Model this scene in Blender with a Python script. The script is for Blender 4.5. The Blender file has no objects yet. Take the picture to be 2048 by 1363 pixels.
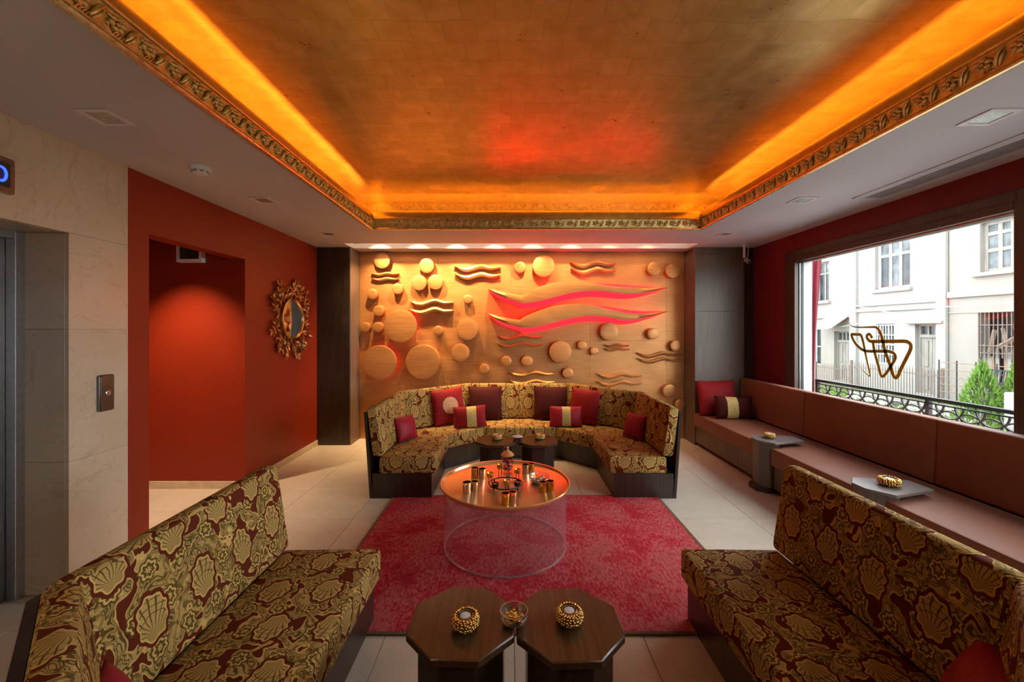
import bpy, bmesh, math, random
import numpy as np
from mathutils import Vector, Matrix
random.seed(7)
R = math.radians
PI = math.pi
scene = bpy.context.scene
COL = scene.collection

# ------------------------------------------------------------------ camera
cam_d = bpy.data.cameras.new('camera')
cam = bpy.data.objects.new('camera', cam_d)
COL.objects.link(cam)
cam.location = (0, 0, 1.5)
cam.rotation_euler = (R(90), 0, 0)
cam_d.sensor_width = 36.0
cam_d.lens = 830.0 / 2048.0 * 36.0
cam_d.shift_x = 4.0 / 2048.0
cam_d.shift_y = -23.5 / 2048.0
cam_d.clip_start = 0.02
cam_d.clip_end = 200
scene.camera = cam

# ------------------------------------------------------------------ view
scene.view_settings.view_transform = 'Standard'
scene.view_settings.look = 'None'
scene.view_settings.gamma = 1.0
scene.view_settings.use_curve_mapping = False
scene.view_settings.exposure = 0.4
try:
    scene.cycles.use_denoising = True
    scene.cycles.max_bounces = 7
    scene.cycles.diffuse_bounces = 4
    scene.cycles.glossy_bounces = 3
    scene.cycles.transparent_max_bounces = 10
    scene.cycles.adaptive_threshold = 0.04
    scene.cycles.use_light_tree = False
    scene.cycles.sample_clamp_indirect = 6.0
    scene.cycles.caustics_reflective = False
    scene.cycles.caustics_refractive = False
except Exception:
    pass

# ------------------------------------------------------------------ world: bright overcast sky
SKY = 7.4
world = bpy.data.worlds.new('overcast_sky')
scene.world = world
world.use_nodes = True
wb = world.node_tree.nodes['Background']
wb.inputs['Color'].default_value = (0.90, 0.95, 1.0, 1)
wb.inputs['Strength'].default_value = SKY

# ------------------------------------------------------------------ lights
def area_light(name, loc, rot, sx, sy, energy, color, spread=180, portal=False):
    l = bpy.data.lights.new(name, 'AREA')
    l.shape = 'RECTANGLE'; l.size = sx; l.size_y = sy
    l.energy = energy; l.color = color
    l.spread = R(spread)
    if portal:
        l.cycles.is_portal = True
    o = bpy.data.objects.new(name, l); COL.objects.link(o)
    o.location = loc; o.rotation_euler = rot
    return o
def spot_light(name, loc, target, energy, color, angle, blend, radius=0.02):
    l = bpy.data.lights.new(name, 'SPOT')
    l.energy = energy; l.color = color; l.spot_size = R(angle); l.spot_blend = blend
    l.shadow_soft_size = radius
    o = bpy.data.objects.new(name, l); COL.objects.link(o)
    o.location = loc
    d = Vector(target) - Vector(loc)
    o.rotation_euler = d.to_track_quat('-Z', 'Y').to_euler()
    return o
# sampling portals for the daylight in the window in view and the added second one
area_light('window_portal', (3.40, 3.59, 1.52), (0, R(90), 0), 1.5, 2.05, 1, (1, 1, 1), portal=True)
area_light('window_portal', (3.40, 1.13, 1.52), (0, R(90), 0), 1.5, 2.15, 1, (1, 1, 1), portal=True)
# LED strips lying in the cornice trough
LED = (1.0, 0.37, 0.04)
CX0, CX1, CY0, CY1 = -1.459, 2.016, -1.30, 4.378     # edge of the ceiling recess
ZC = 2.56                                             # lower ceiling
LZ = ZC + 0.085
LED_W = 2.3                                           # watts per metre
area_light('cove_led', (CX0-0.14, (CY0+CY1)/2, LZ), (R(180), 0, 0), 0.045, CY1-CY0+0.2, LED_W*5.9, LED)
area_light('cove_led', (CX1+0.14, (CY0+CY1)/2, LZ), (R(180), 0, 0), 0.045, CY1-CY0+0.2, LED_W*5.9, LED)
area_light('cove_led', ((CX0+CX1)/2, CY1+0.14, LZ), (R(180), 0, 0), CX1-CX0+0.2, 0.045, LED_W*3.7, LED)
area_light('cove_led', ((CX0+CX1)/2, CY0-0.14, LZ), (R(180), 0, 0), CX1-CX0+0.2, 0.045, LED_W*3.7, LED)
# spotlights in the ceiling slot in front of the copper wall
WARM = (1.0, 0.66, 0.33)
for k in range(8):
    xs = -1.70 + 0.50*k
    e = 140 if k < 3 else (84 if k < 5 else (54 if k < 6 else 15))
    spot_light('slot_spot', (xs, 5.22, 2.70), (xs, 5.70, 1.45), e, WARM, 96, 1.0, 0.015)
area_light('slot_fill', (0.14, 5.18, 2.66), (R(-75), 0, 0), 4.3, 0.02, 9, (1.0, 0.74, 0.55), 150)  # strip lamp added to brighten the slot's far face between the spots
# downlight in the corridor
spot_light('corridor_downlight', (-2.98, 3.40, 2.44), (-2.98, 3.50, 0), 150, (1.0, 0.70, 0.42), 88, 0.7, 0.03)

# downlights added behind the camera for fill light (lamp bodies are built with the fixtures)
ADDED_LAMPS = [(-2.02, -0.55), (0.28, -1.75), (2.40, -0.55)]
for (x, y) in ADDED_LAMPS:
    spot_light('added_downlight', (x, y, ZC-0.03), (x, y+0.15, 0), 36, (1.0, 0.80, 0.58), 130, 0.8, 0.05)
area_light('window_portal', (2.20, -2.30, 1.20), (R(90), 0, 0), 0.9, 2.2, 1, (1, 1, 1), portal=True)  # portal for the added glazed door behind the camera

# ------------------------------------------------------------------ mesh helpers
class MB:
    def __init__(s):
        s.v = []; s.f = []
    def add(s, vs, fs):
        b = len(s.v)
        s.v += [tuple(p) for p in vs]
        s.f += [tuple(i+b for i in f) for f in fs]
        return s
    def box(s, x0, x1, y0, y1, z0, z1):
        x0, x1 = min(x0, x1), max(x0, x1); y0, y1 = min(y0, y1), max(y0, y1); z0, z1 = min(z0, z1), max(z0, z1)
        return s.add([(x0,y0,z0),(x1,y0,z0),(x1,y1,z0),(x0,y1,z0),(x0,y0,z1),(x1,y0,z1),(x1,y1,z1),(x0,y1,z1)],
                     [(0,3,2,1),(4,5,6,7),(0,1,5,4),(1,2,6,5),(2,3,7,6),(3,0,4,7)])
    def loft(s, rings, cap=True, close=False):
        n = len(rings[0]); b = len(s.v)
        for r in rings: s.v += [tuple(p) for p in r]
        m = len(rings)
        for i in range(m if close else m-1):
            j = (i+1) % m
            for k in range(n):
                k2 = (k+1) % n
                s.f.append((b+i*n+k, b+i*n+k2, b+j*n+k2, b+j*n+k))
        if cap and not close:
            s.f.append(tuple(b+k for k in reversed(range(n))))
            s.f.append(tuple(b+(m-1)*n+k for k in range(n)))
        return s
    def prism(s, poly, z0, z1, axis='z'):
        def P(a, b, c):
            return (a, b, c) if axis == 'z' else ((c, a, b) if axis == 'x' else (a, c, b))
        return s.loft([[P(a, b, z0) for a, b in poly], [P(a, b, z1) for a, b in poly]])
    def lathe(s, prof, seg=24, c=(0,0,0), cap=True):
        rings = []
        for r, z in prof:
            rings.append([(c[0]+r*math.cos(2*PI*k/seg), c[1]+r*math.sin(2*PI*k/seg), c[2]+z) for k in range(seg)])
        return s.loft(rings, cap=cap)
    def lathe_closed(s, prof, seg=24, c=(0,0,0)):
        rings = [[(c[0]+r*math.cos(2*PI*k/seg), c[1]+r*math.sin(2*PI*k/seg), c[2]+z) for r, z in prof] for k in range(seg)]
        return s.loft(rings, cap=False, close=True)
    def tube(s, pts, r, seg=6, closed=False):
        pts = [Vector(p) for p in pts]; n = len(pts); rings = []
        rr = r if isinstance(r, (list, tuple)) else [r]*n
        up = None
        for i in range(n):
            a = pts[(i-1) % n] if (closed or i > 0) else pts[i]
            b = pts[(i+1) % n] if (closed or i < n-1) else pts[i]
            t = (b-a).normalized()
            if up is None:
                up = Vector((0,0,1)) if abs(t.z) < 0.9 else Vector((1,0,0))
            u = t.cross(up)
            if u.length < 1e-4:
                u = t.cross(Vector((1,0,0)))
            u.normalize(); w = u.cross(t).normalized(); up = w
            rings.append([pts[i]+u*(rr[i]*math.cos(2*PI*k/seg))+w*(rr[i]*math.sin(2*PI*k/seg)) for k in range(seg)])
        return s.loft(rings, cap=not closed, close=closed)
    def ball(s, c, r, sc=(1,1,1), seg=8, rng=5, M=None):
        vs = []; fs = []
        vs.append(Vector((0,0,-1)))
        for i in range(1, rng):
            a = -PI/2+PI*i/rng
            for k in range(seg):
                vs.append(Vector((math.cos(a)*math.cos(2*PI*k/seg), math.cos(a)*math.sin(2*PI*k/seg), math.sin(a))))
        vs.append(Vector((0,0,1)))
        for k in range(seg):
            fs.append((0, 1+(k+1)%seg, 1+k))
            fs.append((len(vs)-1, len(vs)-1-seg+k, len(vs)-1-seg+(k+1)%seg))
        for i in range(rng-2):
            for k in range(seg):
                a = 1+i*seg+k; b = 1+i*seg+(k+1)%seg
                fs.append((a, b, b+seg, a+seg))
        out = []
        for p in vs:
            q = Vector((p.x*sc[0]*r, p.y*sc[1]*r, p.z*sc[2]*r))
            if M is not None: q = M @ q
            out.append(q+Vector(c))
        return s.add(out, fs)
    def xform(s, M):
        s.v = [tuple(M @ Vector(p)) for p in s.v]; return s

def uv_box(me):
    n = len(me.loops)
    if n == 0: return
    uvl = me.uv_layers.new(name='metres')
    co = np.empty(len(me.vertices)*3, np.float32); me.vertices.foreach_get('co', co); co = co.reshape(-1, 3)
    vi = np.empty(n, np.int32); me.loops.foreach_get('vertex_index', vi)
    pn = np.empty(len(me.polygons)*3, np.float32); me.polygons.foreach_get('normal', pn); pn = pn.reshape(-1, 3)
    ls = np.empty(len(me.polygons), np.int32); me.polygons.foreach_get('loop_total', ls)
    nn = np.repeat(pn, ls, axis=0)
    p = co[vi]
    flat = np.abs(nn[:, 2]) > 0.75
    h = np.sqrt(nn[:, 0]**2+nn[:, 1]**2)+1e-9
    tx = -nn[:, 1]/h; ty = nn[:, 0]/h
    u = np.where(flat, p[:, 0], tx*p[:, 0]+ty*p[:, 1])
    v = np.where(flat, p[:, 1], p[:, 2])
    uvl.data.foreach_set('uv', np.stack([u, v], 1).astype(np.float32).ravel())

def mk_mesh(name, mb, mat, bevel=0.0, smooth=35, org=(0,0,0), segs=1):
    me = bpy.data.meshes.new(name)
    o = Vector(org)
    me.from_pydata([(p[0]-o.x, p[1]-o.y, p[2]-o.z) for p in mb.v], [], mb.f)
    bm = bmesh.new(); bm.from_mesh(me)
    bmesh.ops.recalc_face_normals(bm, faces=bm.faces)
    if bevel > 0:
        es = [e for e in bm.edges if len(e.link_faces) == 2 and e.calc_face_angle(0) > R(30)]
        bmesh.ops.bevel(bm, geom=es, offset=bevel, segments=segs, affect='EDGES', clamp_overlap=True, profile=0.5)
    bm.to_mesh(me); bm.free()
    me.update()
    if smooth:
        me.shade_smooth()
        me.set_sharp_from_angle(angle=R(smooth))
    uv_box(me)
    me.materials.append(mat)
    return me
def link(name, me, parent=None):
    o = bpy.data.objects.new(name, me); COL.objects.link(o)
    if parent is not None: o.parent = parent
    return o
def wl(o):
    l = Vector((0,0,0))
    while o is not None:
        l = l + Vector(o.location); o = o.parent
    return l
def part(name, mb, mat, parent, bevel=0.0, smooth=35, world=True, segs=1, stuff=False, label=None):
    """mesh child; vertices in world space when world=True (unrotated parents)"""
    org = wl(parent) if world else (0,0,0)
    o = link(name, mk_mesh(name, mb, mat, bevel, smooth, org, segs), parent)
    if stuff: o['kind'] = 'stuff'
    if label: o['label'] = label
    return o
def thing(name, label, cat, loc=(0,0,0), rotz=0, group=None):
    o = bpy.data.objects.new(name, None); COL.objects.link(o)
    o.empty_display_size = 0.05
    o.location = loc; o.rotation_euler = (0, 0, rotz)
    o['label'] = label; o['category'] = cat
    if group: o['group'] = group
    return o
def solo(name, mb, mat, label, cat, group=None, bevel=0.0, smooth=35, kind=None):
    xs = [p[0] for p in mb.v]; ys = [p[1] for p in mb.v]; zs = [p[2] for p in mb.v]
    org = ((min(xs)+max(xs))/2, (min(ys)+max(ys))/2, min(zs))
    o = link(name, mk_mesh(name, mb, mat, bevel, smooth, org)); o.location = org
    o['label'] = label; o['category'] = cat
    if group: o['group'] = group
    if kind: o['kind'] = kind
    return o
def struct(name, mb, mat, bevel=0.0, smooth=35, label=None):
    o = link(name, mk_mesh(name, mb, mat, bevel, smooth))
    o['kind'] = 'structure'
    if label: o['label'] = label
    return o
def dup(root, loc, rotz=0, label=None, parent=None):
    r = root.copy(); COL.objects.link(r); r.location = loc; r.rotation_euler = (0, 0, rotz)
    if label: r['label'] = label
    for ch in list(root.children):
        c = ch.copy(); COL.objects.link(c); c.parent = r
        for g in list(ch.children):
            d = g.copy(); COL.objects.link(d); d.parent = c
    return r
def px(x, y, Y):
    """point at depth Y seen at photo pixel (x, y)"""
    return Vector(((x-1020)/830*Y, Y, 1.5-(y-658)/830*Y))

# ------------------------------------------------------------------ node helpers
class S:
    """socket with arithmetic"""
    def __init__(s, nt, sock): s.nt = nt; s.k = sock
    def _m(s, op, *o):
        n = s.nt.nodes.new('ShaderNodeMath'); n.operation = op
        for i, q in enumerate((s,)+o):
            if isinstance(q, S): s.nt.links.new(q.k, n.inputs[i])
            else: n.inputs[i].default_value = q
        return S(s.nt, n.outputs[0])
    def __add__(s, o): return s._m('ADD', o)
    def __sub__(s, o): return s._m('SUBTRACT', o)
    def __mul__(s, o): return s._m('MULTIPLY', o)
    def __truediv__(s, o): return s._m('DIVIDE', o)
    def lt(s, o): return s._m('LESS_THAN', o)
    def gt(s, o): return s._m('GREATER_THAN', o)
    def floor(s): return s._m('FLOOR')
    def fract(s): return s._m('FRACT')
    def sin(s): return s._m('SINE')
    def cos(s): return s._m('COSINE')
    def abs(s): return s._m('ABSOLUTE')
    def sqrt(s): return s._m('SQRT')
    def atan2(s, o): return s._m('ARCTAN2', o)
    def mod(s, o): return s._m('FLOORED_MODULO', o)
    def max(s, o): return s._m('MAXIMUM', o)
    def min(s, o): return s._m('MINIMUM', o)
    def pow(s, o): return s._m('POWER', o)
    def ramp(s, a, b, lo=0.0, hi=1.0):
        n = s.nt.nodes.new('ShaderNodeMapRange'); n.inputs[1].default_value = a; n.inputs[2].default_value = b
        n.inputs[3].default_value = lo; n.inputs[4].default_value = hi
        s.nt.links.new(s.k, n.inputs[0]); return S(s.nt, n.outputs[0])
class MatB:
    def __init__(s, name, base=(0.5,0.5,0.5), rough=0.5, metal=0.0, spec=0.5):
        s.m = bpy.data.materials.new(name); s.m.use_nodes = True
        s.nt = s.m.node_tree; s.b = s.nt.nodes['Principled BSDF']
        s.b.inputs['Base Color'].default_value = (*base, 1); s.b.inputs['Roughness'].default_value = rough
        s.b.inputs['Metallic'].default_value = metal; s.b.inputs['Specular IOR Level'].default_value = spec
    def n(s, t, **kw):
        n = s.nt.nodes.new(t)
        for k, v in kw.items(): setattr(n, k, v)
        return n
    def lk(s, a, b): s.nt.links.new(a.k if isinstance(a, S) else a, b)
    def coord(s, kind='Object', scale=(1,1,1), loc=(0,0,0), rot=(0,0,0)):
        tc = s.n('ShaderNodeTexCoord'); mp = s.n('ShaderNodeMapping')
        mp.inputs['Scale'].default_value = scale; mp.inputs['Location'].default_value = loc
        mp.inputs['Rotation'].default_value = rot
        s.lk(tc.outputs[kind], mp.inputs['Vector']); return mp.outputs[0]
    def world_pos(s, scale=(1,1,1)):
        g = s.n('ShaderNodeNewGeometry'); mp = s.n('ShaderNodeMapping')
        mp.inputs['Scale'].default_value = scale; s.lk(g.outputs['Position'], mp.inputs['Vector']); return mp.outputs[0]
    def noise(s, vec, scale=5, detail=4, rough=0.55, dist=0.0):
        n = s.n('ShaderNodeTexNoise'); n.inputs['Scale'].default_value = scale; n.inputs['Detail'].default_value = detail
        n.inputs['Roughness'].default_value = rough; n.inputs['Distortion'].default_value = dist
        s.lk(vec, n.inputs['Vector']); return S(s.nt, n.outputs['Fac'])
    def xy(s, vec):
        n = s.n('ShaderNodeSeparateXYZ'); s.lk(vec, n.inputs[0])
        return [S(s.nt, q) for q in n.outputs]
    def mix(s, fac, a, b):
        n = s.n('ShaderNodeMix'); n.data_type = 'RGBA'
        if isinstance(fac, S): s.lk(fac, n.inputs[0])
        else: n.inputs[0].default_value = fac
        for i, q in ((6, a), (7, b)):
            if isinstance(q, (tuple, list)): n.inputs[i].default_value = (*q[:3], 1)
            else: s.lk(q, n.inputs[i])
        return n.outputs[2]
    def rnd(s):
        n = s.n('ShaderNodeObjectInfo'); return S(s.nt, n.outputs['Random'])
    def base(s, c): s.lk(c, s.b.inputs['Base Color']); return s
    def rough(s, c): s.lk(c, s.b.inputs['Roughness']); return s
    def bump(s, h, strength=0.2, dist=0.01):
        n = s.n('ShaderNodeBump'); n.inputs['Strength'].default_value = strength; n.inputs['Distance'].default_value = dist
        s.lk(h, n.inputs['Height']); s.lk(n.outputs[0], s.b.inputs['Normal']); return s
def plain(name, base, rough=0.5, metal=0.0, spec=0.5, var=0.12, scale=14, bump=0.0):
    m = MatB(name, base, rough, metal, spec)
    nz = m.noise(m.coord('Object'), scale, 2)
    d = tuple(c*(1-var) for c in base); l = tuple(min(1, c*(1+var)) for c in base)
    m.base(m.mix(nz.ramp(0.3, 0.7), d, l))
    if bump: m.bump(nz, bump, 0.005)
    return m.m
def emit(name, col, strength):
    m = MatB(name, col, 0.5); m.b.inputs['Emission Color'].default_value = (*col, 1); m.b.inputs['Emission Strength'].default_value = strength
    m.m.cycles.emission_sampling = 'NONE'
    return m.m
def clear(name, tint=(1,1,1), refl=1.0, ior=1.45, haze=0.0, hazecol=(1,1,1)):
    m = MatB(name); nt = m.nt
    tr = m.n('ShaderNodeBsdfTransparent'); tr.inputs[0].default_value = (*tint, 1)
    gl = m.n('ShaderNodeBsdfGlossy'); gl.inputs['Roughness'].default_value = 0.02; gl.inputs[0].default_value = (refl, refl, refl, 1)
    lw = m.n('ShaderNodeLayerWeight'); f0 = ((ior-1)/(ior+1))**2
    fr = S(nt, lw.outputs['Facing']).pow(5.0)*(1-f0)*0.8+f0
    mx = m.n('ShaderNodeMixShader'); m.lk(fr, mx.inputs[0]); m.lk(tr.outputs[0], mx.inputs[1]); m.lk(gl.outputs[0], mx.inputs[2])
    last = mx
    if haze:
        df = m.n('ShaderNodeBsdfDiffuse'); df.inputs[0].default_value = (*hazecol, 1)
        m2 = m.n('ShaderNodeMixShader'); m2.inputs[0].default_value = haze
        m.lk(mx.outputs[0], m2.inputs[1]); m.lk(df.outputs[0], m2.inputs[2]); last = m2
    m.lk(last.outputs[0], nt.nodes['Material Output'].inputs[0]); nt.nodes.remove(m.b)
    return m.m

# ------------------------------------------------------------------ materials
def wood(name, dark, light, rough=0.32, axis='v'):
    m = MatB(name, light, rough)
    sc = (60, 2.2, 1) if axis == 'v' else (2.2, 60, 1)
    a = m.noise(m.coord('UV', sc), 1.0, 3, 0.6, 0.0)
    b = m.noise(m.coord('UV', (3, 1.2, 1)), 1.5, 1)
    m.base(m.mix((a*0.75+b*0.25).ramp(0.35, 0.68), dark, light))
    return m.m
def brocade(name, ground, gold, olive):
    m = MatB(name, gold, 0.85, 0, 0.2)
    uv = m.coord('UV'); nz = m.n('ShaderNodeTexNoise'); nz.inputs['Scale'].default_value = 14; nz.inputs['Detail'].default_value = 1.5
    m.lk(uv, nz.inputs['Vector'])
    u0, v0, _ = m.xy(uv)
    nx, ny, nzz = m.xy(nz.outputs['Color'])
    u = u0+(nx-0.5)*0.028; v = v0+(ny-0.5)*0.028
    row = (v/0.225).floor()
    lx = ((u/0.225+row.mod(2.0)*0.5).fract()-0.5)*0.225
    ly = ((v/0.225).fract()-0.5)*0.225
    # palmette
    r = ((lx/0.054)*(lx/0.054)+(ly/0.070)*(ly/0.070)).sqrt()
    a = ly.atan2(lx)
    rs = r+(a*9.0).cos()*0.07
    a2 = (ly+0.05).atan2(lx)
    r2 = (lx*lx+(ly+0.05)*(ly+0.05)).sqrt()
    veins = ((a2*11.0+r2*6).sin().abs().lt(0.36)).max((r2*150.0).sin().abs().lt(0.20)*r2.gt(0.055))
    core = rs.lt(0.93); rim = rs.lt(1.0)*rs.gt(0.90); moat = rs.lt(1.20)
    # scrolls between the palmettes
    n1 = m.noise(uv, 12.0, 1.2, 0.4, 1.1); n2 = m.noise(uv, 42, 1.0, 0.4, 0.6)
    leaf = n1.gt(0.435); edge = (n1-0.435).abs().lt(0.014); inner = (((n1-0.50).abs().lt(0.011)).max((n1-0.56).abs().lt(0.011))).max((n1-0.62).abs().lt(0.012))
    dots = n2.gt(0.60)*leaf
    # little flowers
    fu = ((u/0.13+(v/0.13).floor().mod(2.0)*0.5).fract()-0.5)*0.13; fv = ((v/0.13).fract()-0.5)*0.13
    fr = (fu*fu+fv*fv).sqrt(); fa = fv.atan2(fu); fr = fr+(fa*7.0).cos()*0.0035
    fl = fr.lt(0.034); fring = (fr*330.0).sin().gt(0.35)
    tan = tuple(min(1, c*1.35) for c in gold)
    c = m.mix(leaf, ground, gold)
    hatch = (n1*64.0).sin().abs().lt(0.20)*leaf
    c = m.mix(hatch*0.65, c, olive)
    c = m.mix(inner, c, olive); c = m.mix(dots*0.75, c, olive)
    c = m.mix(edge, c, tan)
    c = m.mix(fl*moat.lt(0.5), c, m.mix(fring, olive, tan))
    c = m.mix(moat, c, ground)
    c = m.mix(core, c, m.mix(veins, gold, olive)); c = m.mix(rim, c, tan)
    weave = m.noise(m.coord('UV', (900, 900, 1)), 1, 1)
    big = m.noise(uv, 3, 2)
    hs = m.n('ShaderNodeHueSaturation'); m.lk(weave.ramp(0.2, 0.8, 0.75, 1.15)*big.ramp(0.3, 0.7, 0.88, 1.08), hs.inputs['Value']); m.lk(c, hs.inputs['Color'])
    m.base(hs.outputs[0]); m.bump(weave, 0.2, 0.002)
    return m.m
def cloth(name, base, rough=0.8, var=0.15, sheen=0.2, fine=500, bump=0.15):
    m = MatB(name, base, rough, 0, 0.25)
    w = m.noise(m.coord('UV', (1, 0.7, 1)), fine, 1); b = m.noise(m.coord('UV'), 4, 1)
    d = tuple(c*(1-var) for c in base); l = tuple(c*(1+var) for c in base)
    m.base(m.mix((w*0.6+b*0.4).ramp(0.35, 0.65), d, l)); m.bump(w, bump, 0.001) if bump >= 0.12 else None
    m.b.inputs['Sheen Weight'].default_value = sheen
    return m.m
def paint(name, base, rough=0.6):
    m = MatB(name, base, rough, 0, 0.3)
    b = m.noise(m.world_pos(), 1.3, 1)
    m.base(m.mix(b.ramp(0.3, 0.7), tuple(c*0.94 for c in base), tuple(c*1.05 for c in base)))
    return m.m
def marble(name, a, b, vein, rough=0.25):
    m = MatB(name, a, rough, 0, 0.5)
    n1 = m.noise(m.world_pos(), 2.2, 2, 0.6, 0.0); n2 = m.noise(m.world_pos(), 1.6, 3, 0.65, 1.8); n3 = m.noise(m.world_pos(), 40, 1)
    c = m.mix(n1.ramp(0.3, 0.7), a, b)
    c = m.mix((n2-0.5).abs().ramp(0.0, 0.012, 0.35, 0.0), c, vein)
    c = m.mix(n3.ramp(0.62, 0.75, 0, 0.25), c, vein)
    hs = m.n('ShaderNodeHueSaturation'); m.lk(m.rnd().ramp(0, 1, 0.93, 1.04), hs.inputs['Value']); m.lk(c, hs.inputs['Color'])
    m.base(hs.outputs[0]); return m.m
def gold_leaf(name):
    m = MatB(name, (0.8, 0.5, 0.12), 0.38, 0.68)
    wp = m.world_pos()
    x, y, z = m.xy(wp)
    d1 = m.noise(wp, 3.0, 1); d2 = m.noise(wp, 5.0, 1)
    xx = x+(d1-0.5)*0.05; yy = y+(d2-0.5)*0.06
    row = (yy/0.135).floor(); col = (xx/0.16+row.mod(2.0)*0.42).floor()
    fx = (xx/0.16+row.mod(2.0)*0.42).fract(); fy = (yy/0.135).fract()
    seam = (fx.lt(0.05)).max(fy.lt(0.055))
    cell = ((col*12.9898+row*78.233).sin()*43758.5).fract()
    n1 = m.noise(m.world_pos((1, 1, 1)), 9, 4, 0.65, 0.0)
    c = m.mix(n1.ramp(0.25, 0.75), (0.64, 0.39, 0.09), (0.88, 0.62, 0.24))
    c = m.mix(cell*0.35, c, (0.58, 0.35, 0.09))
    c = m.mix(seam*0.17, c, (0.30, 0.17, 0.05))
    c = m.mix(n1.ramp(0.66, 0.78, 0, 0.22), c, (0.32, 0.17, 0.05))
    m.base(c); m.rough((n1*0.16+cell*0.10+0.21))
    m.bump(n1, 0.10, 0.008)
    return m.m
def gilt(name):
    m = MatB(name, (0.80, 0.50, 0.13), 0.25, 0.75)
    n1 = m.noise(m.world_pos(), 30, 2)
    m.base(m.mix(n1.ramp(0.3, 0.7), (0.74, 0.50, 0.17), (1.0, 0.78, 0.36))); m.rough(n1*0.2+0.2); return m.m
def copper(name):
    m = MatB(name, (0.75, 0.40, 0.16), 0.42, 0.68)
    a = m.noise(m.world_pos((3, 3, 240)), 1.0, 3, 0.7); b = m.noise(m.world_pos((1.2, 1, 2)), 2, 1); p = m.noise(m.world_pos((30, 30, 30)), 1, 1)
    c = m.mix((a*0.7+b*0.3).ramp(0.3, 0.7), (0.38, 0.150, 0.045), (0.76, 0.36, 0.125))
    m.base(c); m.rough(a*0.22+p*0.08+0.30); m.bump(a, 0.15, 0.003)
    return m.m
def rugmat(name):
    m = MatB(name, (0.4, 0.03, 0.05), 0.95, 0, 0.1)
    uv = m.coord('UV')
    a = m.noise(m.coord('UV', (22, 90, 1)), 1.0, 3, 0.65); b = m.noise(uv, 3.2, 3, 0.6); c3 = m.noise(uv, 160, 1); d = m.noise(m.coord('UV', (70, 26, 1)), 1, 3, 0.6)
    e = m.noise(uv, 9, 2, 0.5, 1.2)
    c = m.mix(a.ramp(0.35, 0.65), (0.42, 0.012, 0.022), (0.64, 0.040, 0.065))
    c = m.mix((d*b*2.0).ramp(0.40, 0.66, 0, 0.8), c, (0.74, 0.20, 0.20))
    c = m.mix((e-0.5).abs().ramp(0.0, 0.03, 0.35, 0), c, (0.30, 0.03, 0.03))
    c = m.mix(b.ramp(0.50, 0.75, 0, 0.45), c, (0.30, 0.05, 0.015))
    m.base(c); m.bump(c3, 0.5, 0.004); return m.m

M = {}
M['gold_leaf'] = gold_leaf('gold_leaf')
M['gilt'] = gilt('gilt')
M['soffit'] = paint('soffit_paint', (0.62, 0.61, 0.66))
M['white'] = paint('white_paint', (0.80, 0.78, 0.76))
M['red'] = paint('red_paint', (0.28, 0.026, 0.007), 0.45)
M['burgundy'] = paint('burgundy_paint', (0.20, 0.014, 0.020), 0.5)
M['marble'] = marble('beige_marble', (0.62, 0.47, 0.31), (0.70, 0.56, 0.40), (0.42, 0.29, 0.18), 0.22)
M['floor'] = marble('cream_floor_stone', (0.68, 0.59, 0.47), (0.77, 0.68, 0.56), (0.58, 0.49, 0.38), 0.26)
M['grout'] = plain('grout', (0.50, 0.42, 0.32), 0.8)
M['skirting'] = plain('cream_stone', (0.66, 0.54, 0.38), 0.4)
M['wenge'] = wood('wenge_veneer', (0.020, 0.011, 0.007), (0.060, 0.036, 0.022), 0.30)
M['wenge_lit'] = wood('lit_veneer', (0.105, 0.070, 0.048), (0.20, 0.14, 0.098), 0.40)  # paler copy of the wenge, light on the piers put into its colour
M['tabletop'] = wood('walnut_top', (0.045, 0.020, 0.008), (0.095, 0.047, 0.020), 0.26)
M['frame'] = wood('brown_window_timber', (0.050, 0.026, 0.017), (0.095, 0.055, 0.038), 0.4)
M['brocade'] = brocade('gold_brocade', (0.135, 0.020, 0.005), (0.56, 0.36, 0.112), (0.13, 0.082, 0.016))
M['bench'] = cloth('terracotta_cloth', (0.25, 0.085, 0.040), 0.55, 0.14, 0.1, 420, 0.12)
M['pipe'] = cloth('terracotta_piping', (0.20, 0.07, 0.035), 0.6)
M['rug'] = rugmat('distressed_crimson_rug')
M['rugedge'] = cloth('brown_rug_binding', (0.17, 0.075, 0.03), 0.9)
M['velvet_red'] = cloth('red_velvet', (0.28, 0.006, 0.008), 0.7, 0.22, 0.03, 60, 0.1)
M['velvet_dark'] = cloth('burgundy_velvet', (0.060, 0.0035, 0.002), 0.8, 0.25, 0.0, 60, 0.1)
M['velvet_pink'] = cloth('crimson_silk', (0.34, 0.008, 0.022), 0.5, 0.2, 0.03, 60, 0.1)
M['goldcloth'] = cloth('gold_band_cloth', (0.62, 0.43, 0.14), 0.5, 0.3, 0.2, 90, 0.3)
M['pinkgold'] = cloth('rose_gold_embroidery', (0.60, 0.33, 0.17), 0.6, 0.3, 0.2, 90, 0.3)
M['copper'] = copper('brushed_copper')
M['copper2'] = copper('brushed_copper_relief')
M['redled'] = emit('red_led_edge', (1.0, 0.015, 0.03), 1.5)
M['tray'] = MatB('copper_tray', (0.85, 0.47, 0.21), 0.22, 0.6).m
M['acrylic'] = clear('clear_acrylic', (0.97, 0.955, 0.96), 1.0, 1.35, 0.05, (0.8, 0.55, 0.60))
M['glass'] = clear('window_glass', (0.97, 0.985, 0.98), 0.9, 1.35)
M['cutglass'] = clear('cut_glass', (0.86, 0.88, 0.88), 1.0, 1.9)
M['jarglass'] = clear('jar_glass', (0.95, 0.93, 0.92), 1.0, 1.5)
M['steel'] = plain('brushed_steel', (0.50, 0.51, 0.53), 0.28, 1.0, 0.5, 0.08, 30)
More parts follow.
